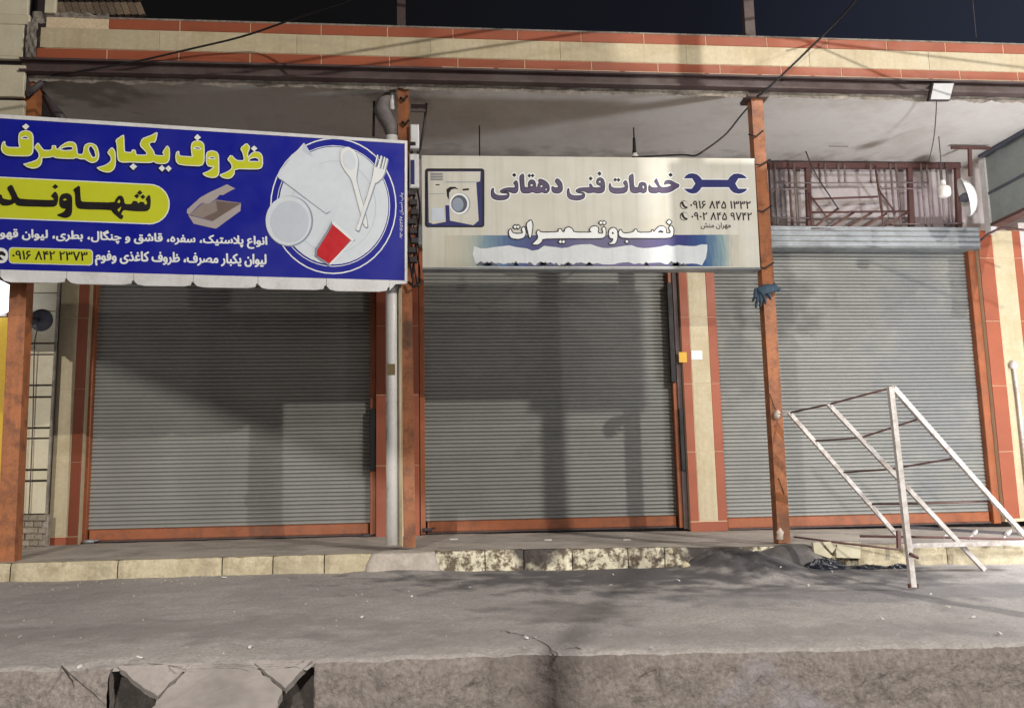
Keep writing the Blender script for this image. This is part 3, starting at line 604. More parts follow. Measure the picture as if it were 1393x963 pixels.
# meter boxes between the banners
t = thing('meter_box', P(564, 205, -1.85), 'narrow white upper electrical box in the gap between the two signs', 'electrical box')
a, c = P(558, 204, -1.9), P(570, 172, -1.9); MB().cbox(a.x, c.x, -1.95, -1.8, a.z, c.z, .01).build('case', mt['white_paint'], t)
MB().cbox(a.x+.0, c.x-.03, -1.962, -1.951, a.z+.02, a.z+.05, .003).build('latch', mt['black'], t)
t = thing('meter_box', P(564, 260, -1.85), 'narrow white lower electrical box beside the white sign', 'electrical box')
a, c = P(557, 258, -1.9), P(570, 212, -1.9); MB().cbox(a.x, c.x, -1.95, -1.8, a.z, c.z, .01).build('case', mt['white_paint'], t)
MB().cbox(a.x+.012, a.x+.045, -1.958, -1.951, a.z+.03, c.z-.06, .003).build('blue_label', mt['navy'], t)
t = thing('cable_bundle', P(562, 300, -1.88), 'tangle of dark cables and clamps stacked between the two signs', 'cables')
for i in range(5):
    px = 558+i*2.6; pts = [P(px+3*math.sin(y*.07+i*1.7), y, -1.9+.02*math.sin(y*.05+i)) for y in range(206, 392, 8)]
    MB().tube(pts, .007, 5).build('cable', mt['black'], t)
for i, y in enumerate(range(262, 366, 13)):
    a = P(559+(i % 3)*2, y, -1.92); MB().cbox(a.x-.025, a.x+.04, -1.94, -1.89, a.z-.028, a.z+.02, .004).build('clamp', mt['darkmetal'], t)
p = P(564, 386, -1.95); tag(MB().tube([P(556, 384, -1.95), P(562, 390, -1.97), P(571, 387, -1.95), P(572, 380, -1.93)], .012, 6).build('wire_loop', mt['black']), 'black wire loop under the right corner of the blue banner', 'wire')

# rooftop posts
for px, wd, lb in ((546, .075, 'dark steel post rising from the roof above the middle orange post'), (1019, .095, 'dark steel post rising from the roof at the right')):
    a = P(px, 38, -1.8); o = MB().box(a.x-wd/2, a.x+wd/2, -1.83, -1.76, 4.3, 6.6).build('roof_post', mt['beam']); tag(o, lb, 'post', 'dark posts on the roof')

# wires
def wire(name, pts, r, lb, m_='black', cat='cable'):
    P3 = [P(*q) for q in pts]; res = []
    for i in range(len(P3)-1):
        p0, p1, p2, p3 = P3[max(0, i-1)], P3[i], P3[i+1], P3[min(len(P3)-1, i+2)]
        for k in range(6):
            t_ = k/6; res.append(.5*((2*p1)+(p2-p0)*t_+(2*p0-5*p1+4*p2-p3)*t_*t_+(3*p1-p0-3*p2+p3)*t_**3))
    res.append(P3[-1]); return tag(MB().tube(res, r, 6).build(name, mt[m_]), lb, cat)
wire('overhead_cable', [(70, 103, -1.95), (110, 97, -2.02), (185, 84, -2.06), (255, 68, -2.1), (330, 50, -2.2), (400, 26, -2.4), (490, -5, -2.8), (560, -40, -3.2)], .0095, 'dark cable rising from the left post across the striped fascia')
wire('overhead_cable', [(1030, 132, -1.95), (1056, 110, -2.06), (1100, 68, -2.1), (1140, 28, -2.3), (1168, -5, -2.6), (1200, -50, -3)], .0095, 'dark cable rising from the right post over the fascia into the sky')
wire('loose_wire', [(1017, 147, -1.93), (1006, 160, -1.95), (990, 180, -1.95), (975, 193, -1.95), (958, 205, -1.93), (945, 212, -1.9), (925, 211, -1.85), (860, 214, -1.8)], .008, 'loose black wire sagging from the right post to the top of the white sign')
wire('thin_stay', [(1323, 0, -1.9), (1328, 52, -1.9)], .004, 'hair thin pale line above the fascia at the right', 'darkmetal')
wire('ceiling_wire', [(652, 171, -1.1), (652.5, 212, -1.1)], .006, 'short dark wire hanging from the ceiling behind the white sign')
# torn strip at upper left corner under canopy
tag(MB().tube([P(55, 122, -1.75), P(66, 138, -1.75), P(76, 152, -1.78), P(88, 168, -1.8)], [.012, .03, .045, .05], 7).build('torn_sheet', mt['darkmetal']), 'twisted dark torn sheet hanging under the left canopy corner', 'sheet')

# hanging bulb behind white sign
t = thing('pendant_bulb', P(863, 214, -1.6), 'small bulb on a black flex just above the white sign', 'lamp')
MB().tube([P(862, 174, -1.6), P(862.5, 190, -1.6)], .007, 6).build('flex', mt['black'], t)
MB().tube([P(862.5, 188, -1.6), P(863, 204, -1.6), P(863, 209, -1.6)], [.012, .018, .022], 10).build('bulb_holder', mt['black'], t)
MB().lathe([(.018, .05), (.022, .03), (.04, 0), (.042, -.03), (.02, -.065), (0, -.07)], P(863.5, 214, -1.6)).build('bulb', mt['bulb'], t)
# unlit CFL / opal bulb at right
t = thing('pendant_bulb', P(1284, 260, -1.2), 'opal glass bulb hanging on a thin flex in front of the iron grille', 'lamp')
MB().tube([P(1277, 186, -1.2), P(1280, 220, -1.2), P(1282, 246, -1.2)], .005, 6).build('flex', mt['darkmetal'], t)
MB().lathe([(0, .115), (.022, .11), (.026, .07), (.028, .05)], P(1284, 260, -1.2), n=14).build('bulb_holder', mt['white_paint'], t)
MB().lathe([(.027, .052), (.05, .045), (.064, .03), (.066, -.03), (.058, -.055), (.03, -.067), (0, -.068)], P(1284, 260, -1.2)).build('bulb', mt['bulb'], t)
# floodlight under the beam at right, switched off
t = thing('floodlight', P(1279, 125, -2.05), 'small square floodlight bolted under the fascia beam at the right', 'floodlight')
q = [P(1264, 137, -2.1), P(1293, 137, -2.1), P(1299, 113, -2.04), P(1269, 113, -2.04)]
bk = [p+Vector((0, .05, .01)) for p in q]
MB().add(q+bk, [(0, 1, 2, 3), (7, 6, 5, 4), (0, 4, 5, 1), (1, 5, 6, 2), (2, 6, 7, 3), (3, 7, 4, 0)]).build('housing', mt['darkmetal'], t)
cc = sum(q, Vector())/4; MB().add([cc+(p-cc)*.9+Vector((0, -.004, 0)) for p in q], [(0, 1, 2, 3)]).build('glass', mt['flood'], t)
wire('lamp_cable', [(1274, 137, -2.05), (1273, 160, -1.8), (1270, 190, -1.5), (1263, 222, -1.2)], .005, 'thin grey cable dropping from the floodlight to the grille', 'darkmetal')
# dish on hanging T-shaped rod at right
t = thing('dish_lamp', P(1322, 265, -.6), 'white dish shade turned sideways on a T shaped hanging rod', 'lamp')
MB().tube([P(1294, 201, -.6), P(1347, 202, -.6)], .014, 6, True).build('cross_bar', mt['rust'], t)
MB().tube([P(1319, 203, -.6), P(1320, 240, -.6)], .016, 6, True).build('drop_rod', mt['rust'], t)
MB().lathe([(.215, -.02), (.21, 0), (.17, .05), (.10, .085), (0, .1), (0, .085), (.09, .07), (.155, .035), (.195, 0), (.215, -.02)], P(1314, 268, -.6), (.9, -.40, .2), 28).build('shade', mt['white_paint'], t)
MB().lathe([(0, -.03), (.05, -.02), (.055, .03), (.03, .08)], P(1316, 268, -.6), (-.9, .40, -.2), 12).build('socket', mt['grey_dark'], t)
# grey signboard sticking out at right
xb_ = P(1349, 300, -.3).x
t = thing('side_signboard', (xb_, -1.1, P(1346, 304, -.3).z), 'grey green signboard seen from its side, hung at the right edge under the canopy', 'signboard')
zb_, zt_ = P(1346, 304, -.3).z, P(1346, 214, -.3).z
MB().box(xb_, xb_+.1, -2.4, -.3, zb_, zt_).build('board', mt['grey_board'], t)
MB().box(xb_-.07, xb_+.12, -2.42, -.28, zt_, zt_+.05).build('top_rail', mt['grey_dark'], t)
MB().box(xb_-.012, xb_-.001, -2.4, -.3, zb_+.33, zb_+.36).build('seam_rail', mt['grey_dark'], t)
MB().box(xb_-.02, xb_+.12, -2.42, -.3, zb_-.035, zb_-.001).build('bottom_rail', mt['rust'], t)
MB().box(xb_-.02, xb_+.05, -.3, -.2, zb_-.1, zt_).build('end_post', mt['white_paint'], t)
# brackets left of it
tag(MB().tube([P(1334, 327, -.4), P(1345, 318, -.5), P(1362, 310, -.6), P(1393, 313, -.7), P(1420, 312, -.8)], .014, 6).build('bent_support', mt['rust']), 'rusty bent support below the grey side signboard', 'bracket')

# ================================================================ LEFT NEIGHBOUR
t = thing('neighbour_facade', (-4.4, -2.05, 2), 'cream clad upper wall of the neighbouring building with dark joints', 'facade')
MB().box(-6, -3.33, YF+.05, YF+.5, 3.35, 6).build('backing', mt['dark_gap'], t)
def pan(x0, y0, x1, y1, par, Y, name='cladding_panel', m_='cream_panel'):
    a = P(x0, y1, Y); c = P(x1, y0, Y); return MB().cbox(a.x, c.x, Y, Y+.04, a.z, c.z, .004).build(name, mt[m_], par)
for q in ((-60, -60, 42, 18), (-60, 20.5, 40, 31), (-60, 34, 33, 75), (-60, 89, 34, 130), (-60, 137, 33, 175), (60, -60, 79, 17.5)): pan(*q, t, YF)
pan(-60, 77, 30, 78.5, t, YF-.01, 'thin_ledge', 'cream_panel')
a = P(33, 76, -2.05); c = P(50, 28, -2.05)
v, f = grid(10, 20, lambda u, q: (a.x+(c.x-a.x)*u+.01*nz(q*4, u, 1), -2.03+.02*nz(u*3, q*5, 4), a.z+(c.z-a.z)*q)); MB().add(v, f, True).build('bare_cement', mt['conc_rough'], t)
a = P(45, 34, -1.95); c = P(150, 21, -1.95)
v, f = grid(40, 8, lambda u, q: (a.x+(c.x-a.x)*u, -1.97+.03*nz(u*9, q*3, 8), a.z+(c.z-a.z+.03*nz(u*7, 3))*q)); MB().add(v, f, True).build('rubble_top', mt['conc_rough'], b)
# slanted brickwork of the house behind
t = thing('brick_gable', P(140, 20, 1.5), 'brown slanted brickwork rising behind the left roof corner', 'wall')
a = P(60, 24, 1.6); c = P(190, -80, 1.6)
MB().quadprism([(a.x, 3.5), (c.x+.35, 3.5), (c.x-.25, c.z+.6), (a.x, c.z+.6)], 1.62, 1.9).build('backing', mt['dark_gap'], t)
for r_ in range(4):
    for k in range(13):
        px = 78+k*9.6+(r_ % 2)*3; py = 20-r_*21
        if px > 194+py*.05: continue
        p = P(px, py, 1.58); d = Vector((-.065, 0, .16)); e_ = Vector((.036, 0, .008))
        m_ = MB().add([p-e_, p+e_, p+e_+d, p-e_+d]+[q_+Vector((0, .06, 0)) for q_ in (p-e_, p+e_, p+e_+d, p-e_+d)], [(0, 1, 2, 3), (0, 4, 5, 1), (1, 5, 6, 2), (2, 6, 7, 3), (3, 7, 4, 0)])
        m_.build('brick', mt['brick'], t)

# lower left neighbour wall
t = thing('neighbour_wall', P(45, 735, -.3), 'narrow cream panelled wall strip behind the left orange post', 'wall')
YN = -.3
MB().box(-6, P(67, 650, YN).x, YN+.035, YN+.06, -.15, 3.3).build('backing', mt['dark_gap'], t)
for y0, y1 in ((372, 398), (399, 423), (424, 466), (468, 481.5), (483, 523), (525, 539), (541, 581), (583, 595.5), (597, 638), (640, 653), (655, 699)):
    xl = 39-(y0-390)*.055; xr = 76-(y0-390)*.040; a = P(xl, y1, YN); c = P(xr, y0, YN); MB().cbox(P(30, 600, YN).x, P(67, 600, YN).x, YN, YN+.03, a.z, c.z, .003).build('cladding_panel', mt['cream_panel'], t)
MB().box(P(66.5, 600, YN).x, P(69.5, 600, YN).x, YN+.0, YN+.03, P(60, 699, YN).z, 3.3).build('torn_edge', mt['conc_rough'], t)
for r_ in range(6):
    for k in range(4):
        px = 16+k*12+(r_ % 2)*5+random.uniform(-1, 1); py = 747-r_*8.6
        if px > 62: continue
        a = P(px, py+4.6-.0*k, YN-.05); w_ = .04+random.uniform(-.006, .006); h_ = .028
        MB().cbox(a.x-w_, a.x+w_*.95, YN-.06-.015*random.random(), YN+.03, a.z-.0, a.z+h_*2, .012).build('stone', mt['stone'], t)
MB().box(P(10, 700, YN).x, P(66, 740, YN).x, YN-.03, YN+.03, -.1, P(40, 700, YN).z).build('mortar', mt['conc_rough'], t)
tag(MB().box(P(-60, 600, -.5).x, P(9, 600, -.5).x, -.5, -.46, -.1, P(4, 432, -.5).z).build('yellow_door', mt['yellow_sheet']), 'yellow sheet metal door at the far left edge', 'door')
MB().box(P(11, 600, YN).x, P(28, 600, YN).x, YN-.03, YN+.03, .2, 2.6).build('door_frame', mt['cream_panel'], t)
t = thing('shop_window_lamp', P(-10, 405, -.5), 'bright white lit lamp above the yellow door at the left edge', 'lamp')
MB().lathe([(0, -.19), (.10, -.16), (.165, -.07), (.165, .07), (.10, .16), (0, .19)], P(-7, 404, -.55), (0, -1, 0), 20).build('lamp_glass', mt['tube_lit'], t)
MB().box(P(-40, 420, -.5).x, P(8, 420, -.5).x, -.5, -.47, P(4, 431, -.5).z+.005, P(4, 402, -.5).z).build('lit_pane', mt['wall_white'], t)
# grey dish on the left post
p = P(55, 435, -1.2)
t = thing('round_dish', p, 'small round grey dish on a short bracket behind the left post', 'dish')
MB().lathe([(.0, -.02), (.02, -.03), (.025, -.012), (.06, -.016), (.098, -.028), (.102, -.02), (.07, 0), (0, .012)], p, (0, -1, 0), 24).build('dish', mt['grey_dark'], t)
MB().tube([P(37, 432, -1.5), p+Vector((-.02, .02, .0))], .02, 6).tube([P(37, 428, -1.5), P(46, 427, -1.4)], .008, 5).build('bracket', mt['darkmetal'], t)
for y in (448, 454, 460): MB().lathe([(0, -.018), (.022, -.01), (.022, .01), (0, .018)], P(37, y, -1.75), n=8).build('terminal', mt['darkmetal'], t)
wire('wall_shadow_line', [(52, 446, -.42), (47, 470, -.42), (45, 560, -.36), (42, 640, -.36), (39, 700, -.36)], .006, 'thin brown tube drawing a shadow line down the cream panelled strip at left', 'beam')  # thin tube standing in for a shadow streak on the wall

# ================================================================ KERBS
kt = thing('kerb', (0, -2.15, -.2), 'row of kerb stones along the sidewalk, cream at left, blotched in the middle', 'kerb')
def kerb(pxs, m_, y0=-2.2, name='kerb_stone', hh=None):
    for a_, c_ in zip(pxs, pxs[1:]):
        xa_, xc_ = P(a_, 760, y0).x, P(c_, 760, y0).x; xm = (xa_+xc_)/2; zt = walk_z(xm, -2.15)+.006
        m_b = MB(); nx = max(6, int((xc_-xa_)/.04))
        def kf(u, q):                                 # front face then top, with chipped arris
            x = xa_+.004+(xc_-xa_-.008)*u; chip = max(0, nz(x*9, 1, 3, 5)-.25)*.05
            ed = min(u, 1-u)*(xc_-xa_); rd = max(0, .012-ed)
            if q < .5: zz = (-.36+(zt-.01-chip+.36)*(q/.45) if q < .45 else zt-chip*.3); return (x, y0+rd+.003*nz(x*14, zz*14, 5)+(.012+chip if q >= .45 else 0), zz)
            return (x, y0+.012+(q-.5)/.5*.11, zt)
        v, f = grid(nx, 20, kf); m_b.add(v, f, False).build(name, mt[m_], kt)
kerb([-230, -90, 14, 160, 302, 371, 441, 506], 'kerb')
kerb([592, 660, 713, 779, 855, 905, 940], 'kerb_dirty', -2.19)
kerb([1168, 1290, 1400, 1520, 1660, 1820], 'kerb', -2.2)
v, f = grid(300, 6, lambda u, q: (-8+19.4*u, -2.128-.03*q+.008*nz(u*300, q*3, 4), walk_z(-8+19.4*u, -2.13)-.002-.45*q), True)
MB().add(v, f, True).build('kerb_core', mt['kerb_dirty'], kt)
# cement lump around the post foot
p = P(548, 760, -2.15)
def lump(cx, cy, rx, ry, h, z0, m_, name, parent, seed=0, nn=26):
    def lf(u, q):
        a_ = 2*math.pi*u; r_ = q; x = cx+rx*r_*math.cos(a_)*(1+.12*nz(math.cos(a_)*2, math.sin(a_)*2, seed)); y = cy+ry*r_*math.sin(a_)*(1+.1*nz(math.cos(a_), math.sin(a_), seed+3))
        return (x, y, z0+h*max(0, 1-r_**3.2)+.02*nz(x*8, y*8, seed)*(1-r_)-.03*(r_ > .98))
    v, f = grid(nn*2, nn//2, lf, True); return MB().add(v, f, True).build(name, mt[m_], parent)
def footf(u, q):
    a_ = 2*math.pi*u; k = 1/max(abs(math.cos(a_)), abs(math.sin(a_)))**.8; r_ = min(1, q*1.6); top_ = q < .625
    w_ = .26 if top_ else .26+.07*(q-.625)/.375
    x = p.x+w_*r_*k*math.cos(a_)+.012*nz(a_*2, q*5, 3); y = -2.02+(.2 if top_ else .2+.05*(q-.625)/.375)*r_*k*math.sin(a_)+.012*nz(a_*2, q*6, 5)
    return (x, y, -.045-.012*r_**4+.006*nz(x*9, y*9) if top_ else -.057-.2*(q-.625)/.375)
v, f = grid(60, 24, footf, True); MB().add(v, f, True).build('cement_footing', mt['conc'], kt)
lump(P(1075, 755, -2.1).x, -2.08, .35, .22, .14, -.22, 'asphalt', 'asphalt_patch', kt, 12)
# broken pale kerb tiles at right
kz = thing('broken_kerb_tiles', P(1140, 770, -2.2), 'broken pale tiles standing against the dark kerb left of the tube frame', 'broken tiles')
for q in (((1105, 738), (1113, 737), (1132, 757), (1128, 759), (1107, 752)), ((1118, 737), (1134, 736), (1138, 742), (1131, 752)), ((1136, 738), (1169, 736), (1170, 759), (1137, 758))):
    pts = [P(x, y, -2.21) for x, y in q]; MB().quadprism([(p_.x, p_.z) for p_ in pts][::-1], -2.225, -2.19).build('tile', mt['cream_panel'], kz)
# black plastic bag crumpled at the kerb
def bag(cx, cy, rx, ry, h, label, seed):
    z0 = ground_z(cx, cy)-.01
    def bf(u, q):
        a_ = 2*math.pi*u; r_ = math.sin(q*math.pi/2); k = 1+.35*nz(math.cos(a_)*3, math.sin(a_)*3+q*4, seed, 5)
        return (cx+rx*r_*math.cos(a_)*k, cy+ry*r_*math.sin(a_)*k, z0+h*math.cos(q*math.pi/2)*(1+.5*nz(u*9, q*5, seed+2)))
    v, f = grid(40, 12, bf); o = MB().add(v, f, False).build('plastic_bag', mt['bagblack']); tag(o, label, 'bag', 'black plastic litter by the kerb')
bag(P(1118, 765, -2.3).x, -2.33, .17, .08, .07, 'largest crumpled black plastic bag lying under the broken kerb tiles', 2)
bag(P(1180, 764, -2.3).x, -2.3, .16, .06, .035, 'flat shred of black plastic left of the white tube foot', 5)
bag(P(1222, 763, -2.3).x, -2.3, .12, .05, .035, 'black plastic shred between the broken tiles and the tube frame', 9)

# pale stones by the blotched kerb
for i, (px, py, r_) in enumerate(((933, 769, .03), (912, 750, .022), (880, 757, .016), (1113, 742, .02))):
    p = P(px, py, -2.3 if i < 3 else -2.2); lb = ('round pale stone on the asphalt at the end of the blotched kerb', 'angular pale stone set in the kerb near its dark end', 'small pale stone in the blotched kerb', None)[i]
    if not lb: continue
    g_ = [tuple(p+Vector((r_*1.2*math.cos(a_)*math.cos(b_), r_*math.sin(a_)*math.cos(b_), r_*math.sin(b_)))*1) for b_ in (-1.2, -.5, .2, .9, 1.4) for a_ in [k*math.pi/4 for k in range(8)]]
    g_ = [(x+.006*nz(x*30, y*30, z*30), y, z) for x, y, z in g_]
    o = MB().add(g_, [(r*8+k, r*8+(k+1)%8, (r+1)*8+(k+1)%8, (r+1)*8+k) for r in range(4) for k in range(8)]).build('pebble', mt['kerb']); tag(o, lb, 'stone')

# ================================================================ BLUE BANNER
bl_r = P(553, 383, -2.03); bl_l = P(0, 368, -2.33); tl_r = P(553, 193, -2.03)
d_ = (bl_l-bl_r); d_.z = 0; d_.normalize(); ext = bl_l+d_*.45
PB = Plane(Vector((ext.x, ext.y, bl_r.z)), Vector((bl_r.x, bl_r.y, bl_r.z)))
BA = thing('blue_banner', (bl_r.x-1.6, bl_r.y-.15, bl_r.z), 'large blue banner with yellow lettering and a white plate of cutlery', 'banner')
def slab(pl, pts, depth, layer, name, m_, par):
    uv = [pl.loc(*p) for p in pts]; fr = [pl.wp(u, v_, layer) for u, v_ in uv]; bk = [p-pl.n*depth for p in fr]; n = len(fr)
    return MB().add(fr+bk, [tuple(range(n)), tuple(range(2*n-1, n-1, -1))]+[((i+1)%n, i, n+i, n+(i+1)%n) for i in range(n)]).build(name, mt[m_], par)
XLp = -75
def topy(x): return 157+.0651*x
def boty(x): return 368+.0271*x
slab(PB, [(XLp, boty(XLp)), (553, boty(553)), (553, topy(553)), (XLp, topy(XLp))], .05, 0, 'panel', 'blue', BA)
slab(PB, [(XLp, topy(XLp)+4.5), (554, topy(554)+3), (554, topy(554)-1), (XLp, topy(XLp)-1)], .06, 5, 'top_trim', 'white_paint', BA)
slab(PB, [(550.5, boty(550)), (554, boty(554)), (554, topy(554)-1), (550.5, topy(550))], .06, 6, 'side_trim', 'white_paint', BA)
# bottom flange in sheets with notches
nx_ = [XLp, 1, 91, 182, 263, 351, 444, 530]
for a_, c_ in zip(nx_, nx_[1:]):
    pts = [(a_+1, boty(a_)+10), (a_+5, boty(a_)+14), (a_+14, boty(a_)+16), (c_-14, boty(c_)+14.5), (c_-4, boty(c_)+13), (c_-2.5, boty(c_)+9), (c_-.3, boty(c_)+8), (c_-.3, boty(c_)-1), (a_+.3, boty(a_)-1), (a_+.3, boty(a_)+9)]
    slab(PB, pts, .02, 4, 'bottom_sheet', 'white_paint', BA)
slab(PB, [(530, boty(530)-1), (553, boty(553)-1), (553, boty(553)+3), (538, boty(538)+4), (530, boty(530)+13)], .02, 4, 'bottom_sheet', 'white_paint', BA)
slab(PB, [(XLp, boty(XLp)), (534, boty(534)), (534, boty(534)+8), (XLp, boty(XLp)+9)], .01, -8, 'back_angle', 'darkmetal', BA)
A_, B_, C_ = ((0, 150), 7.3316), ((180, 160), 7.3316), ((0, 230), 5.804)
head = []
head += trace(PB, *A_, [[(40,312),(55,315),(52,340),(65,362),(90,370),(200,372),(190,350),(185,320),(185,265),(192,232),(215,212),(255,203),(295,210),(325,235),(335,270),(335,400),(325,435),(305,455),(275,462),(110,460),(60,450),(25,425),(12,395),(14,355),(25,325)]], [[(212,282),(240,266),(268,268),(285,288),(250,284)]])
head += trace(PB, *A_, [[(380,322),(340,375),(365,400),(385,430),(390,465),(370,495),(320,515),(270,530),(228,538),(270,570),(320,585),(370,580),(405,555),(420,520),(420,478),(450,478),(500,475),(530,465),(560,482),(730,490),(760,475),(800,492),(850,492),(880,515),(920,530),(960,520),(985,490),(990,440),(978,385),(960,350),(920,332),(885,330),(850,345),(835,375),(832,420),(820,442),(790,442),(775,432),(770,380),(760,340),(735,320),(690,315),(655,325),(610,355),(575,392),(562,385),(558,352),(516,356),(518,390),(500,400),(440,400),(415,372)]],
    [[(600,394),(640,374),(690,367),(725,371),(722,395),(700,400),(640,402)], [(893,365),(915,362),(940,400),(955,450),(945,472),(922,470),(900,430),(885,395)]])
head += trace(PB, *A_, [[(1115,368),(1068,425),(1095,455),(1110,490),(1095,520),(1060,545),(1010,562),(960,575),(1000,605),(1060,625),(1110,618),(1140,590),(1155,545),(1155,440),(1145,400)]])
head += trace(PB, *B_, [[(-88,172),(-170,227),(-155,267),(-148,407),(-135,437),(-100,452),(-30,449),(0,450),(100,455),(190,455),(212,440),(235,460),(300,468),(345,460),(370,430),(376,370),(372,305),(348,278),(298,350),(312,365),(315,380),(228,378),(215,335),(190,300),(170,270),(190,250),(232,252),(255,155),(240,150),(185,180),(95,212),(72,280),(110,320),(140,350),(145,372),(85,375),(40,372),(33,325),(-2,322),(-10,350),(-60,345),(-76,335),(-80,190)],
    [(455,335),(470,340),(468,370),(485,385),(600,392),(590,365),(585,300),(590,260),(615,238),(650,232),(690,238),(715,265),(720,300),(720,430),(710,465),(690,482),(660,488),(520,480),(460,470),(435,440),(430,390),(438,350)],
    [(735,390),(735,450),(750,485),(785,495),(810,492),(800,505),(760,535),(695,560),(735,590),(790,605),(835,600),(860,578),(868,540),(865,380),(845,345),(800,330),(758,338),(738,360)],
    [(985,370),(945,420),(975,450),(992,480),(990,510),(960,535),(920,555),(870,572),(890,600),(950,615),(990,605),(1018,570),(1025,515),(1240,520),(1285,510),(1302,480),(1302,400),(1290,365),(1260,345),(1220,342),(1190,355),(1165,385),(1157,398),(1152,360),(1165,330),(1175,295),(1140,255),(1075,308),(1100,355),(1115,420),(1095,432),(1040,428)]],
    [[(612,312),(640,298),(668,302),(685,318),(650,314)], [(762,408),(790,396),(812,398),(825,412),(795,412)], [(1157,435),(1185,412),(1230,402),(1260,420),(1262,438),(1200,438)]])
dots = trace(PB, *A_, [[(260,138),(292,165),(258,198),(222,165)], [(1330,535),(1365,565),(1330,598),(1295,565)]])+trace(PB, *B_, [[(295,478),(325,508),(298,540),(265,508)], [(362,482),(392,512),(362,542),(332,510)], [(650,170),(682,202),(650,232),(618,202)], [(1215,283),(1245,312),(1215,340),(1185,312)]])
letters(head+dots, PB, .009, 1, 'headline_shadow', mt['shadow_print'], BA, (-.004, -.006))
letters(head+dots, PB, .0015, 2, 'headline_outline', mt['lettering_pale'], BA)
letters(head, PB, -.0065, 3, 'headline_letter', mt['lettering_yellow'], BA)
# yellow pill with the shop's name
def pill(x0, x1, yt0, yt1, yb0, yb1, r_=None):
    o_ = [(x0, yt0)]
    cx_ = x1-(yb1-yt1)/2; cy_ = (yt1+yb1)/2; rr = (yb1-yt1)/2
    o_ += [(cx_+rr*math.sin(k*math.pi/14), cy_-rr*math.cos(k*math.pi/14)) for k in range(15)]
    return o_+[(x0, yb0)]
poly(PB, pill(XLp, 231, 237, 250.5, 295, 305.5), 1, mt['lettering_pale'], BA, 'name_panel_outline')
poly(PB, pill(XLp, 229.5, 238.5, 252, 293.5, 304), 2, mt['lettering_yellow'], BA, 'name_panel')
nm = trace(PB, *C_, [[(95,122),(55,150),(85,205),(97,240),(80,248),(20,235),(15,205),(-20,200),(-30,260),(0,272),(20,290),(60,292),(100,280),(118,265),(135,288),(160,295),(420,302),(448,290),(458,260),(460,212),(438,176),(402,216),(428,236),(425,250),(165,240),(142,225),(122,180)],
    [(490,200),(530,192),(562,205),(572,235),(570,340),(560,370),(530,388),(495,385),(445,365),(500,345),(525,315),(490,312),(470,290),(470,230)],
    [(632,128),(578,165),(595,190),(598,285),(615,310),(640,318),(885,325),(885,340),(960,405),(978,372),(955,360),(975,325),(1020,330),(1075,335),(1160,335),(1185,315),(1192,260),(1185,210),(1170,212),(1150,240),(1165,265),(1160,282),(1145,285),(1135,262),(1105,262),(1095,278),(1080,255),(1050,255),(1040,280),(985,280),(978,235),(965,215),(940,212),(915,240),(905,268),(660,262),(640,255),(635,200)],
    [(438,122),(460,142),(438,160),(415,142)], [(1105,170),(1125,190),(1105,208),(1085,190)], [(1082,198),(1100,216),(1082,234),(1062,214)], [(1130,204),(1148,222),(1130,240),(1110,220)]],
    [[(495,248),(515,232),(535,245),(515,252)], [(925,262),(945,240),(955,260),(940,275)], [(928,322),(965,292),(945,340),(935,338)]])
letters(nm, PB, .0012, 4, 'name_letter', mt['ink'], BA)
def qd(x0, y0b, x1, y1b, hgt): return [(x0, y0b), (x1, y1b), (x1, y1b-hgt), (x0, y0b-hgt)]
text(PB, 'انواع پلاستیک، سفره، قاشق و چنگال، بطری، لیوان قهوه', qd(-7, 328, 363, 339, 18.5), 2, mt['lettering_pale'], BA, .035, 'goods_lettering')
text(PB, 'لیوان یکبار مصرف، ظروف کاغذی وفوم', qd(130, 361, 362, 366.5, 20), 2, mt['lettering_pale'], BA, .035, 'goods_lettering')
def rrect(x0, y0, x1, y1, r_, dy=0):
    o_ = []
    for cx_, cy_, a0 in ((x1-r_, y0+r_, -90), (x1-r_, y1-r_, 0), (x0+r_, y1-r_, 90), (x0+r_, y0+r_, 180)):
        for k in range(5): a_ = R(a0+k*22.5); X_ = cx_+r_*math.cos(a_); o_.append((X_, cy_+r_*math.sin(a_)+dy*(X_-x0)/(x1-x0)))
    return o_
poly(PB, rrect(12, 336.5, 126.5, 358.5, 5, 3), 1, mt['lettering_pale'], BA, 'phone_panel_outline')
poly(PB, rrect(13, 337.5, 125.5, 357.5, 4.5, 3), 2, mt['lettering_yellow'], BA, 'phone_panel')
text(PB, '۰۹۱۶ ۸۴۲ ۲۳۷۳', qd(17, 353, 119, 355, 12), 3, mt['ink'], BA, .03, 'phone_number', False)
poly(PB, rrect(-30, 336.5, 11, 357.5, 9, 1), 1, mt['lettering_pale'], BA, 'phone_symbol_panel')
poly(PB, [(-14, 346), (-8, 342), (4, 342), (8, 346), (7, 349), (2, 347), (-1, 348), (5, 354), (-10, 354), (-6, 348), (-10, 347), (-13, 349)], 2, mt['ink'], BA, 'phone_symbol')
# printer's note up the right edge
def vtext():
    c = bpy.data.curves.new('tmp', 'FONT'); c.body = '۰۹۳۰۱۶۵۱۳۶۷ '+shape('چاپ احسان'); c.offset = 0; c.resolution_u = 2
    a, b2, d2, e2 = [PB.loc(*p) for p in ((549.5, 325), (549.5, 262), (543.5, 262), (543.5, 325))]
    font_mb(c, PB, 2, lambda u, v_: tuple((a[k]*(1-u)+b2[k]*u)*(1-v_)+(e2[k]*(1-u)+d2[k]*u)*v_ for k in (0, 1))).build('printer_note', mt['lettering_pale'], BA, 'stuff')
vtext()
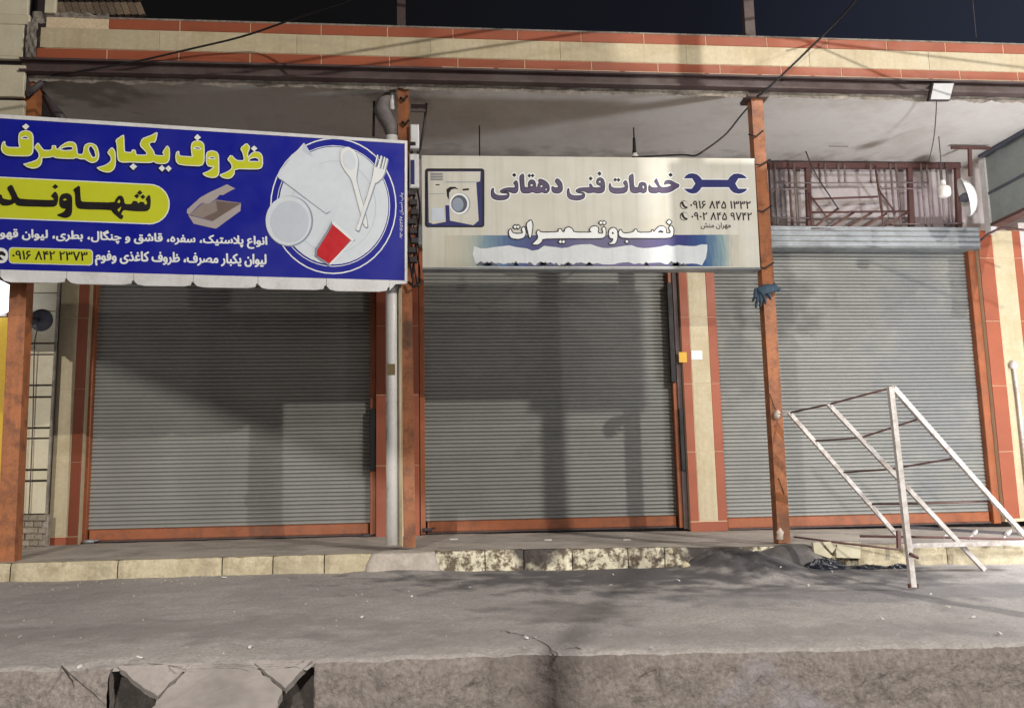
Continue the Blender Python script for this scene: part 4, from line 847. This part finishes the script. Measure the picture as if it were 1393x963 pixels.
# plate picture
def circ(cx_, cy_, rx_, ry_, n=44, a0=0, a1=360): return [(cx_+rx_*math.cos(R(a0+(a1-a0)*k/n)), cy_+ry_*math.sin(R(a0+(a1-a0)*k/n))) for k in range(n if a1-a0 == 360 else n+1)]
PC = (453.5, 280.5)
poly(PB, circ(*PC, 86, 92.5), 1, mt['lettering_pale'], BA, 'plate_ring', holes=[circ(*PC, 84.3, 90.8)])
poly(PB, circ(*PC, 77.2, 82.5), 1, mt['lettering_pale'], BA, 'plate_ring', holes=[circ(*PC, 76.2, 81.5)])
poly(PB, circ(454, 280, 74.5, 80), 2, mt['plate'], BA, 'plate_picture')
poly(PB, circ(454, 282, 58, 63), 3, mt['plate2'], BA, 'plate_picture', holes=[circ(454, 282, 57, 62)])
FZ = 3.8516
def zp(pts): return [(270+x/FZ, 150+y/FZ) for x, y in pts]
poly(PB, zp([(553,178),(590,235),(752,438),(745,462),(690,535),(672,548),(410,352)]), 4, mt['plate3'], BA, 'napkin_picture', 0)
poly(PB, zp([(553,172),(592,232),(755,434),(748,458),(695,528),(668,542),(410,346),(480,255)]), 5, mt['plate'], BA, 'napkin_picture', 0)
poly(PB, zp([(553,172),(592,232),(600,250),(545,215)]), 6, mt['plate2'], BA, 'napkin_picture', 0)
poly(PB, circ(*zp([(476, 582)])[0], 32.5, 34.5), 4, mt['plate3'], BA, 'bowl_picture')
poly(PB, circ(*zp([(472, 580)])[0], 31, 33.5), 5, mt['plate'], BA, 'bowl_picture')
poly(PB, circ(*zp([(478, 586)])[0], 26, 28.5), 6, mt['plate2'], BA, 'bowl_picture')
sp_ = [(780,190),(820,215),(838,265),(832,320),(826,360),(845,440),(870,520),(888,615),(868,612),(845,530),(822,440),(800,360),(765,320),(742,270),(745,215)]
poly(PB, zp([(x+5, y+6) for x, y in sp_]), 6, mt['plate3'], BA, 'spoon_picture', 1); poly(PB, zp(sp_), 7, mt['lettering_pale'], BA, 'spoon_picture', 1)
poly(PB, zp([(785,208),(812,228),(826,268),(820,310),(790,318),(760,290),(757,232)]), 8, mt['plate'], BA, 'spoon_picture', 1)
fk = [(935,235),(942,238),(925,300),(935,303),(955,240),(962,243),(948,308),(956,310),(972,247),(979,250),(964,312),(970,314),(985,254),(992,257),(975,330),(962,358),(940,378),(925,385),(900,460),(870,545),(840,635),(826,628),(850,555),(880,460),(905,375),(912,350),(917,312)]
poly(PB, zp([(x+5, y+6) for x, y in fk]), 8, mt['plate3'], BA, 'fork_picture'); poly(PB, zp(fk), 9, mt['lettering_pale'], BA, 'fork_picture')
poly(PB, zp([(702,580),(822,682),(685,818),(612,765),(615,725),(680,625)]), 10, mt['plate3'], BA, 'cup_picture')
poly(PB, zp([(706,592),(800,680),(688,808),(620,764),(622,735),(682,640)]), 11, mt['red'], BA, 'cup_picture')
poly(PB, zp([(702,580),(818,680),(806,690),(698,597)]), 12, mt['lettering_pale'], BA, 'cup_picture')
poly(PB, zp([(800,688),(812,690),(690,816),(686,806)]), 12, mt['lettering_pale'], BA, 'cup_picture')
GZ = 7.407
def zb(pts): return [(240+x/GZ, 240+y/GZ) for x, y in pts]
poly(PB, zb([(510,82),(592,125),(540,150),(470,190),(435,190),(410,222),(330,275),(285,280),(270,262),(230,290),(130,390),(105,370),(108,335),(240,215),(330,165)]), 2, mt['card'], BA, 'carton_picture')
poly(PB, zb([(130,390),(270,265),(285,280),(330,275),(400,235),(655,270),(380,455),(365,450)]), 1, mt['card3'], BA, 'carton_picture')
poly(PB, zb([(400,250),(640,275),(372,447),(270,418),(415,350)]), 2, mt['card2'], BA, 'carton_picture')
poly(PB, zb([(118,392),(365,455),(652,275),(645,350),(400,528),(375,525),(175,480)]), 3, mt['card'], BA, 'carton_picture')

# ================================================================ WHITE SIGN
YW = -1.97
PW = Plane(P(575, 365, YW), P(1030, 365, YW))
WS = thing('white_sign', (1.5, YW+.05, P(800, 365, YW).z), 'weathered white repair shop sign with washing machine picture and blue spanner', 'sign')
slab(PW, [(575, 364.5), (1034, 364.5), (1026, 217), (573.5, 213)], .12, 0, 'panel', 'signwhite', WS)
slab(PW, [(574.5, 366.5), (1035, 366.5), (1034.8, 364), (574.5, 364)], .125, 1.5, 'bottom_trim', 'zinc', WS)
slab(PW, [(573.8, 214.5), (1026.5, 218.5), (1026.4, 216), (573.6, 211.8)], .125, 1.5, 'top_trim', 'signwhite', WS)
# blue band
bx0, bx1 = P(610, 340, YW).x, P(998, 340, YW).x
mt['band'] = band_mat(bx0, bx1)
poly(PW, [(606, 320.5), (1005, 319.5), (1006, 362.5), (606, 363)], 1, mt['band'], WS, 'gradient_band')
rag = []
for k in range(41):
    x = 645+k*7.93; rag.append((x, (334.5 if 16 < k < 22 else 336)+1.6*math.sin(k*.9)+random.uniform(-1, 1)+(4 if k in (10, 11) else 0)-(2 if k > 34 else 0)))
rag += [(962, 341), (960, 352), (957, 357)]
for k in range(44): rag.append((955-k*7.1, 358.5+random.uniform(-1.6, 2.8)))
rag += [(646, 356), (643, 346)]
poly(PW, rag, 2, mt['overpaint'], WS, 'painted_out_patch')
dk = random.Random(4)
sm = MB()
for k in range(26):
    x = 650+dk.random()*300; y = 359+dk.random()*2.5; w_ = 2+dk.random()*7
    pts = [PW.loc(x-w_, y+1.5), PW.loc(x+w_, y+1.5), PW.loc(x+w_*.5, y-1), PW.loc(x-w_*.2, y-2.5-dk.random()*2)]
    sm.add([PW.wp(u, v_, 3) for u, v_ in pts], [(0, 1, 2, 3)])
sm.build('paint_drips', mt['grey_dark'], WS)
D_, E2, F_ = ((660, 220), 9.95), ((790, 220), 9.95), ((680, 290), 5.572)
t1 = trace(PW, *D_, [[(110,355),(118,370),(115,410),(140,445),(200,462),(290,458),(310,445),(290,432),(225,430),(200,415),(205,390),(250,365),(320,352),(380,355),(410,345),(400,320),(378,295),(415,250),(440,280),(448,330),(445,400),(420,428),(370,430),(310,405),(260,400),(245,405),(310,412),(330,440),(320,490),(270,520),(180,525),(110,510),(80,470),(78,410),(90,370)],
    [(525,155),(462,195),(470,300),(480,395),(500,425),(540,432),(600,430),(640,412),(680,432),(740,428),(770,415),(800,430),(840,428),(870,395),(872,340),(855,300),(820,265),(780,245),(738,232),(712,262),(735,285),(715,300),(705,350),(690,350),(685,290),(665,255),(635,245),(600,255),(580,290),(580,340),(590,352),(540,350),(530,330)],
    [(970,225),(940,270),(965,300),(990,340),(985,352),(940,355),(915,335),(900,345),(898,390),(915,420),(960,432),(1010,428),(1045,400),(1050,350),(1040,290),(1010,250)]],
    [[(605,320),(630,302),(655,320),(640,338),(612,335)], [(740,340),(760,318),(785,325),(770,350),(745,350)], [(805,385),(822,360),(842,375),(830,392)]])
t1d = trace(PW, *D_, [[(393,158),(420,185),(393,210),(366,185)], [(595,168),(620,192),(597,216),(575,192)], [(642,168),(665,192),(642,216),(620,192)]])
t1d += trace(PW, *E2, [[(135,205),(160,230),(135,258),(108,230)], [(253,137),(280,165),(253,192),(228,165)], [(467,225),(490,248),(467,272),(442,248)], [(510,225),(535,250),(510,275),(488,250)], [(1215,155),(1242,182),(1215,208),(1188,182)]])
t2 = trace(PW, *E2, [[(-163,360),(-155,380),(-155,415),(-130,450),(-80,462),(10,458),(30,440),(0,430),(-40,428),(-68,405),(-60,380),(-20,360),(50,352),(115,350),(125,345),(110,310),(140,300),(165,350),(215,355),(285,345),(250,325),(215,310),(208,270),(225,230),(260,215),(300,230),(325,280),(328,350),(320,400),(290,425),(240,432),(170,420),(130,428),(90,428),(50,405),(0,398),(-20,402),(40,418),(60,450),(50,495),(0,520),(-60,528),(-140,515),(-180,480),(-188,420),(-180,375)],
    [(605,250),(570,290),(595,320),(600,345),(560,358),(460,360),(415,345),(400,290),(385,300),(378,350),(390,400),(430,430),(500,438),(590,430),(630,400),(640,340),(630,280)],
    [(712,155),(648,200),(660,300),(668,390),(685,420),(730,432),(780,425),(800,415),(850,432),(885,415),(895,370),(890,310),(870,285),(830,278),(795,290),(780,330),(775,352),(735,350),(718,330)],
    [(1025,225),(990,270),(1020,310),(1045,345),(1035,355),(970,352),(940,335),(930,310),(915,340),(915,390),(930,420),(980,432),(1030,428),(1055,415),(1090,428),(1180,425),(1240,400),(1290,365),(1325,350),(1335,310),(1280,290),(1220,255),(1170,250),(1135,270),(1125,315),(1150,312),(1180,300),(1220,310),(1230,325),(1180,345),(1100,350),(1070,330),(1045,270)]],
    [[(238,270),(258,258),(280,275),(262,290),(240,285)], [(830,335),(845,318),(862,345),(855,375),(838,365)]])
letters(t1+t2+t1d, PW, .012, 1, 'headline_halo', mt['lettering_pale'], WS)
letters(t1+t2+t1d, PW, .002, 2, 'headline_outline', mt['ink'], WS)
letters(t1+t2, PW, -.004, 3, 'headline_letter', mt['purple'], WS)
t3 = trace(PW, *F_, [[(80,120),(68,140),(70,170),(90,192),(140,198),(180,188),(195,160),(190,118),(180,105),(165,122),(175,145),(170,158),(120,160),(92,150)],
    [(235,52),(200,85),(215,150),(228,195),(240,160),(248,90)],
    [(290,130),(278,150),(290,175),(288,195),(265,220),(245,238),(290,240),(315,220),(322,195),(460,192),(560,192),(740,192),(785,188),(800,170),(800,130),(792,105),(775,118),(785,148),(775,160),(740,155),(745,110),(720,100),(690,110),(680,130),(700,150),(560,150),(545,120),(520,108),(495,120),(490,148),(470,145),(462,122),(445,125),(445,148),(310,150)],
    [(840,120),(865,112),(885,130),(890,170),(885,210),(870,235),(820,235),(850,222),(862,195),(835,190),(825,165),(828,135)],
    [(910,130),(900,150),(905,175),(935,190),(1150,190),(1290,188),(1312,170),(1315,120),(1298,95),(1280,115),(1295,140),(1290,158),(1255,155),(1258,120),(1235,100),(1205,105),(1180,130),(1165,150),(1155,125),(1150,150),(1045,152),(1030,120),(1010,148),(950,158),(925,150),(918,128)],
    [(115,92),(128,106),(115,120),(102,106)], [(138,92),(150,106),(138,120),(126,106)], [(765,62),(778,75),(765,88),(752,75)], [(790,62),(803,75),(790,88),(777,75)],
    [(458,205),(470,218),(458,232),(445,218)], [(482,205),(494,218),(482,232),(470,218)], [(1282,52),(1300,70),(1282,88),(1264,70)], [(962,205),(975,217),(962,230),(950,217)]],
    [[(845,155),(855,142),(866,158),(852,162)], [(1190,150),(1215,130),(1240,140),(1235,152)]])
letters(t3, PW, .0095, 4, 'service_outline', mt['ink'], WS)
letters(t3, PW, 0, 5, 'service_letter', mt['lettering_pale'], WS)
# phone numbers
text(PW, '۰۹۱۶ ۸۴۵ ۱۳۳۲', qd(939, 284, 1021, 284.5, 10.5), 1, mt['ink'], WS, .028, 'phone_number', False)
text(PW, '۰۹۰۲ ۸۴۵ ۹۷۴۲', qd(940.5, 299.5, 1022.5, 300, 10.5), 1, mt['ink'], WS, .028, 'phone_number', False)
text(PW, '«مهران منش»', qd(949, 312, 998.5, 312, 9), 1, mt['ink'], WS, .02, 'small_name')
for cy_ in (279, 294.5):
    poly(PW, circ(930.5, cy_, 5.8, 5.9, 24), 1, mt['ink'], WS, 'phone_symbol', holes=[circ(931, cy_, 5.1, 5.2, 24)])
    poly(PW, [(927, cy_-4), (929.5, cy_-4), (930, cy_-1), (932.5, cy_+2), (935, cy_+2.5), (935, cy_+5), (932, cy_+5), (928, cy_+1), (926.5, cy_-2)], 2, mt['ink'], WS, 'phone_symbol', 1)
# spanner
HZ = 10.133
def zs(pts): return [(915+x/HZ, 225+y/HZ) for x, y in pts]
sp1 = [(155,183),(180,145),(220,120),(270,112),(330,125),(375,160),(405,200),(760,202),(790,160),(840,122),(900,115),(960,128),(1000,155),(1022,183),(905,183),(862,255),(905,325),(1030,325),(1000,362),(950,388),(900,395),(840,380),(800,345),(775,305),(400,305),(375,345),(330,385),(275,395),(220,380),(180,350),(152,325),(265,325),(312,255),(268,183)]
poly(PW, zs(sp1), 1, mt['lettering_pale'], WS, 'spanner_halo', offset=.008)
poly(PW, zs(sp1), 2, mt['navy'], WS, 'spanner_symbol')
# appliance picture
IZ = 5.068
def zi(pts): return [(560+x/IZ, 190+y/IZ) for x, y in pts]
def rr2(x0, y0, x1, y1, r_): return rrect(x0, y0, x1, y1, r_)
poly(PW, rr2(578, 229.5, 659, 309.5, 4), 1, mt['ink'], WS, 'picture_border')
poly(PW, rr2(580.8, 232.5, 656, 307.5, 3), 2, mt['navy'], WS, 'picture_background')
poly(PW, zi([(112,222),(475,222),(472,290),(445,295),(462,560),(425,592),(265,560),(235,568),(150,584),(118,572)]), 3, mt['signwhite'], WS, 'appliance_picture')
poly(PW, zi([(232,455),(258,455),(264,562),(236,568)]), 4, mt['navy'], WS, 'appliance_gap')
poly(PW, zi([(230,292),(440,292),(440,297),(240,298)]), 4, mt['plate3'], WS, 'appliance_edge')
for k in range(5): poly(PW, zi([(130,232+k*11),(215,234+k*11),(215,239+k*11),(130,238+k*11)]), 4, mt['grey_dark'], WS, 'vent_line')
poly(PW, zi([(137,470),(225,476),(225,556),(137,562)]), 4, mt['plate2'], WS, 'heater_window')
poly(PW, zi([(120,375),(228,372),(228,376),(120,379)]), 4, mt['plate3'], WS, 'appliance_edge')
poly(PW, zi([(165,310),(192,309),(192,317),(165,318)]), 4, mt['ink'], WS, 'appliance_badge')
cxy = zi([(328, 445)])[0]
poly(PW, circ(*zi([(333, 445)])[0], 14.2, 15, 32), 4, mt['plate3'], WS, 'washer_door')
poly(PW, circ(*cxy, 13.5, 14.6, 32), 5, mt['lettering_pale'], WS, 'washer_door')
poly(PW, circ(*cxy, 10.8, 11.8, 32), 6, mt['grey_dark'], WS, 'washer_glass')
poly(PW, circ(*zi([(318, 450)])[0], 7.8, 9.4, 24), 7, mt['plate3'], WS, 'washer_glass')
poly(PW, zi([(240,345),(265,328),(300,328),(325,345),(300,340),(275,345),(258,370),(258,415),(245,395)]), 5, mt['ink'], WS, 'hose_picture')
poly(PW, zi([(352,342),(395,338),(395,350),(352,354)]), 5, mt['ink'], WS, 'washer_display')

# ================================================================ TUBE FRAME
fr = thing('tube_stall_frame', P(1242, 799, -3.35), 'leaning white metal tube frame with dark cross rods, standing before the right shutter', 'metal frame')
def T5(x, y, Y): return P(1043+x/3.0086, 500+y/3.0086, Y)
foot = PZ(1242, 799, ground_z(2.6, -3.3)); YFt = foot.y
top = P(1211, 527, YFt+.25)
MB().tube([foot, top], .019, sq=True).build('upright', mt['frame_tube'], fr)
MB().tube([foot+Vector((-.03, 0, .012)), foot+Vector((.035, 0, .012))], .014, sq=True).build('foot', mt['rust'], fr)
tubes = {}
for k, (a_, c_) in {'A': (top+Vector((.02, 0, 0)), P(1394, 729, -2.25)), 'B': (T5(250, 148, -2.5), PZ(1339, 775, ground_z(3.6, -2.7)+.01)), 'C': (T5(90, 183, -2.05), P(1221, 729, -2.18))}.items():
    tubes[k] = (a_, c_); MB().tube([a_, c_], .0165 if k != 'A' else .018, sq=True).build('long_tube', mt['frame_tube'], fr)
def onb(k, px):                                       # the point of a tube at a photo column
    a_, c_ = tubes[k]; lo, hi = 0, 1
    for _ in range(30):
        m_ = (lo+hi)/2; q = a_.lerp(c_, m_)-CAM; x_ = W/2+FPX*q.dot(CR)/q.dot(CF)
        if x_ < px: lo = m_
        else: hi = m_
    return a_.lerp(c_, lo)
for xs_ in ((1073.5, 1127, 1211), (1107, 1170, 1252), (1145, 1210, 1300), (1183, 1254, 1352)):
    pts = [onb(k, x_)+Vector((0, .012, 0)) for k, x_ in zip('CBA', xs_)]
    MB().tube(pts, .008, 6).build('cross_rod', mt['rust'], fr)
MB().tube([foot+Vector((0, 0, .23)), foot+Vector((.07, .03, .2))], .012, 6).build('clip', mt['rust'], fr)
lf_ = thing('lying_rack', P(1290, 742, -2.35), 'low white tube rack lying along the kerb behind the tube frame', 'rack')
def Q(px, py, Y): return P(px, py, Y)
MB().tube([Q(1237, 742, -2.6), Q(1420, 737, -2.6)], .018, sq=True).build('front_rail', mt['frame_tube'], lf_)
MB().tube([Q(1238, 717, -2.1), Q(1420, 728, -2.1)], .013, sq=True).build('back_rail', mt['darkmetal'], lf_)
MB().tube([Q(1170, 729, -2.3), Q(1300, 731, -2.3), Q(1420, 734, -2.3)], .010, 6).build('middle_rail', mt['rust'], lf_)
MB().tube([Q(1080, 730, -2.0), Q(1150, 739, -2.3), Q(1222, 747, -2.5)], .008, 6).build('tie_bar', mt['rust'], lf_)
for px in (1282, 1318, 1364): MB().tube([Q(px, 732, -2.3), Q(px+10, 722, -2.1)], .012, sq=True).build('rung', mt['frame_tube'], lf_)
MB().tube([Q(1222, 722, -2.3), Q(1223, 747, -2.32)], .014, sq=True).build('rack_leg', mt['rust'], lf_)

# ================================================================ GROUND CLUTTER
rg = random.Random(11)
spots = [(108, 908), (190, 895), (340, 881), (428, 807), (716, 868), (668, 772), (830, 797), (834, 782), (931, 781), (923, 790), (1062, 772), (1132, 778), (1266, 809), (1324, 840), (1100, 797), (1200, 842), (1360, 862), (258, 786), (305, 786), (1370, 758), (492, 840), (560, 812), (640, 800), (1290, 826)]
for i, (px, py) in enumerate(spots):
    p = PZ(px, py, -.3)
    for _ in range(4): p = PZ(px, py, ground_z(p.x, p.y)+.004)
    a_ = rg.random()*3; s_ = rg.uniform(.008, .018); c_, n_ = math.cos(a_), math.sin(a_)
    q = [p+Vector((c_*s_*u-n_*s_*.45*v_, n_*s_*u+c_*s_*.45*v_, h_)) for u, v_, h_ in ((-1, -1, 0), (1, -1, .004), (1.1, 1, .008), (-.8, 1, .002), (-.9, -.9, .006), (1, -.8, .012), (1, .9, .013), (-.7, .9, .009))]
    o = MB().add(q, [(0, 3, 2, 1), (4, 5, 6, 7), (0, 1, 5, 4), (1, 2, 6, 5), (2, 3, 7, 6), (3, 0, 4, 7)]).build('litter_scrap', mt['scrap']); zone_ = 'near the crumbling front edge' if py > 860 else ('close to the kerb' if py < 800 else 'out on the open asphalt'); side_ = 'left of the white drain pipe' if px < 540 else ('before the middle shutter' if px < 920 else 'before the right shutter'); tag(o, f'tiny white scrap of litter {zone_}, {side_}', 'litter', 'white scraps scattered over the forecourt')
for px, py in ((617, 738), (745, 737), (852, 735)):
    p = PZ(px, py, -.06); o = MB().box(p.x-.03, p.x+.04, p.y-.012, p.y+.012, walk_z(p.x, p.y), walk_z(p.x, p.y)+.01).build('litter_scrap', mt['scrap']); tag(o, 'thin white scrap lying on the sidewalk before the middle shutter', 'litter', 'white scraps on the sidewalk')
gr = MB()
for k in range(420):
    x = rg.uniform(-4.5, 6.5); y = rg.uniform(-4.95, -2.3) if k % 3 else rg.uniform(-2.6, -2.22); s_ = rg.uniform(.003, .009); z = ground_z(x, y)
    gr.add([(x-s_, y-s_, z-.002), (x+s_, y-s_*.6, z-.002), (x+s_*.5, y+s_, z-.002), (x, y, z+s_)], [(0, 1, 3), (1, 2, 3), (2, 0, 3)])
tag(gr.build('grit', mt['asphalt']), kind='stuff')
# rubble in the holes beside the ramp
ho = MB()
for k in range(160):
    px = rg.choice((rg.uniform(152, 240), rg.uniform(385, 425))); x = P(px, 960, -5).x; y = rg.uniform(-5.2, -4.6); s_ = rg.uniform(.01, .035); z = -.80+rg.uniform(-.05, .12)
    ho.add([(x-s_, y-s_, z), (x+s_, y-s_*.6, z), (x+s_*.5, y+s_, z), (x, y, z+s_*1.2)], [(0, 1, 3), (1, 2, 3), (2, 0, 3)])
tag(ho.build('rubble', mt['stone']), kind='stuff')

# ================================================================ ADDED SHADOW CASTERS (unseen, made up to shape the lamp light)
def toward(px, py, Y, t_, L_=LA): return L_+(P(px, py, Y)-L_)*t_
u = toward(938, 80, YF, .6)  # pole and board added out of view to shade fascia and sign
t = thing('shadow_pole', (u.x, u.y, -1.1), 'unseen added pole with a flat board, shading the fascia and white sign', 'shadow caster')
MB().tube([(u.x, u.y, -1.1), (u.x, u.y, 9)], [.07, .055], 14).build('pole', mt['conc_rough'], t)
a = toward(932, 370, YW, .6); c = toward(1075, 214, YW, .6)
MB().box(a.x, c.x, u.y-.1, u.y-.07, a.z, c.z).build('shade_board', mt['zinc'], t)
q = [toward(px, py, 0, .2, LC) for px, py in ((-160, 370), (900, 815))]  # board added out of view to cut the corner lamp along a diagonal
t = thing('diagonal_shade_board', (q[0].x, q[0].y, -1.1), 'unseen added board tilted on two posts, cutting the corner lamp light diagonally', 'board')
bd = [q[0], q[1], q[1]+Vector((0, 0, 1.9)), q[0]+Vector((0, 0, 1.1))]
MB().add(bd+[p+Vector((0, -.03, 0)) for p in bd], [(0, 1, 2, 3), (7, 6, 5, 4), (0, 4, 5, 1), (1, 5, 6, 2), (2, 6, 7, 3), (3, 7, 4, 0)]).build('board', mt['zinc'], t)
MB().tube([bd[0]+Vector((-.03, 0, .5)), (bd[0].x-.03, bd[0].y, -1.1)], .03, 8).build('post', mt['rust'], t)
MB().tube([bd[1]+Vector((.03, 0, 1.0)), (bd[1].x+.03, bd[1].y, -1.1)], .03, 8).build('post', mt['rust'], t)
for k, (a_, c_) in enumerate((((380, 88), (700, 36)), ((1080, 50), (1240, 120)), ((1130, 60), (1480, 104)), ((560, 80), (760, 50)))):
    A1 = toward(*a_, YF, .8); C1 = toward(*c_, YF, .8); d = (C1-A1)  # wires added out of view to streak the fascia with shadow
    tag(MB().tube([A1-d*2, A1, C1, C1+d*2], .010, 6).build('shadow_wire', mt['black']), 'unseen added black wire casting thin shadows on the fascia', 'cable', 'added wires shading the fascia')
# cracks in the asphalt
def crack(pts, w_, seed):
    L_ = []; rr = random.Random(seed)
    for (x0, y0), (x1, y1) in zip(pts, pts[1:]):
        for k in range(4): t_ = k/4; L_.append((x0+(x1-x0)*t_+rr.uniform(-1, 1)*1.6, y0+(y1-y0)*t_+rr.uniform(-.7, .7)))
    v = []; f = []
    for i, (x, y) in enumerate(L_):
        g_ = PZ(x, y, -.3)
        for _ in range(5): g_ = PZ(x, y, ground_z(g_.x, g_.y)+.003)
        ww = w_*rr.uniform(.3, 1)*(.3 if i in (0, len(L_)-1) else 1); v += [g_+Vector((-ww, -ww*.6, 0)), g_+Vector((ww, ww*.6, 0))]
        if i: f.append((2*i-2, 2*i-1, 2*i+1, 2*i))
    tag(MB().add(v, f).build('asphalt_crack', mt['hole']), kind='structure')
crack([(722, 866), (738, 873), (752, 884), (768, 900)], .005, 1)
0 and crack([(612, 822), (616, 836), (628, 850), (640, 857)], .005, 2)
crack([(680, 857), (700, 861), (722, 866)], .006, 3)
crack([(770, 882), (782, 880), (794, 883)], .006, 4)
0 and crack([(1010, 905), (1060, 900), (1100, 902), (1160, 897)], .004, 5)
crack([(155, 905), (200, 901), (250, 907), (300, 903), (345, 905), (400, 900), (432, 896)], .007, 6)
crack([(60, 908), (85, 905), (98, 925), (100, 940)], .006, 7)
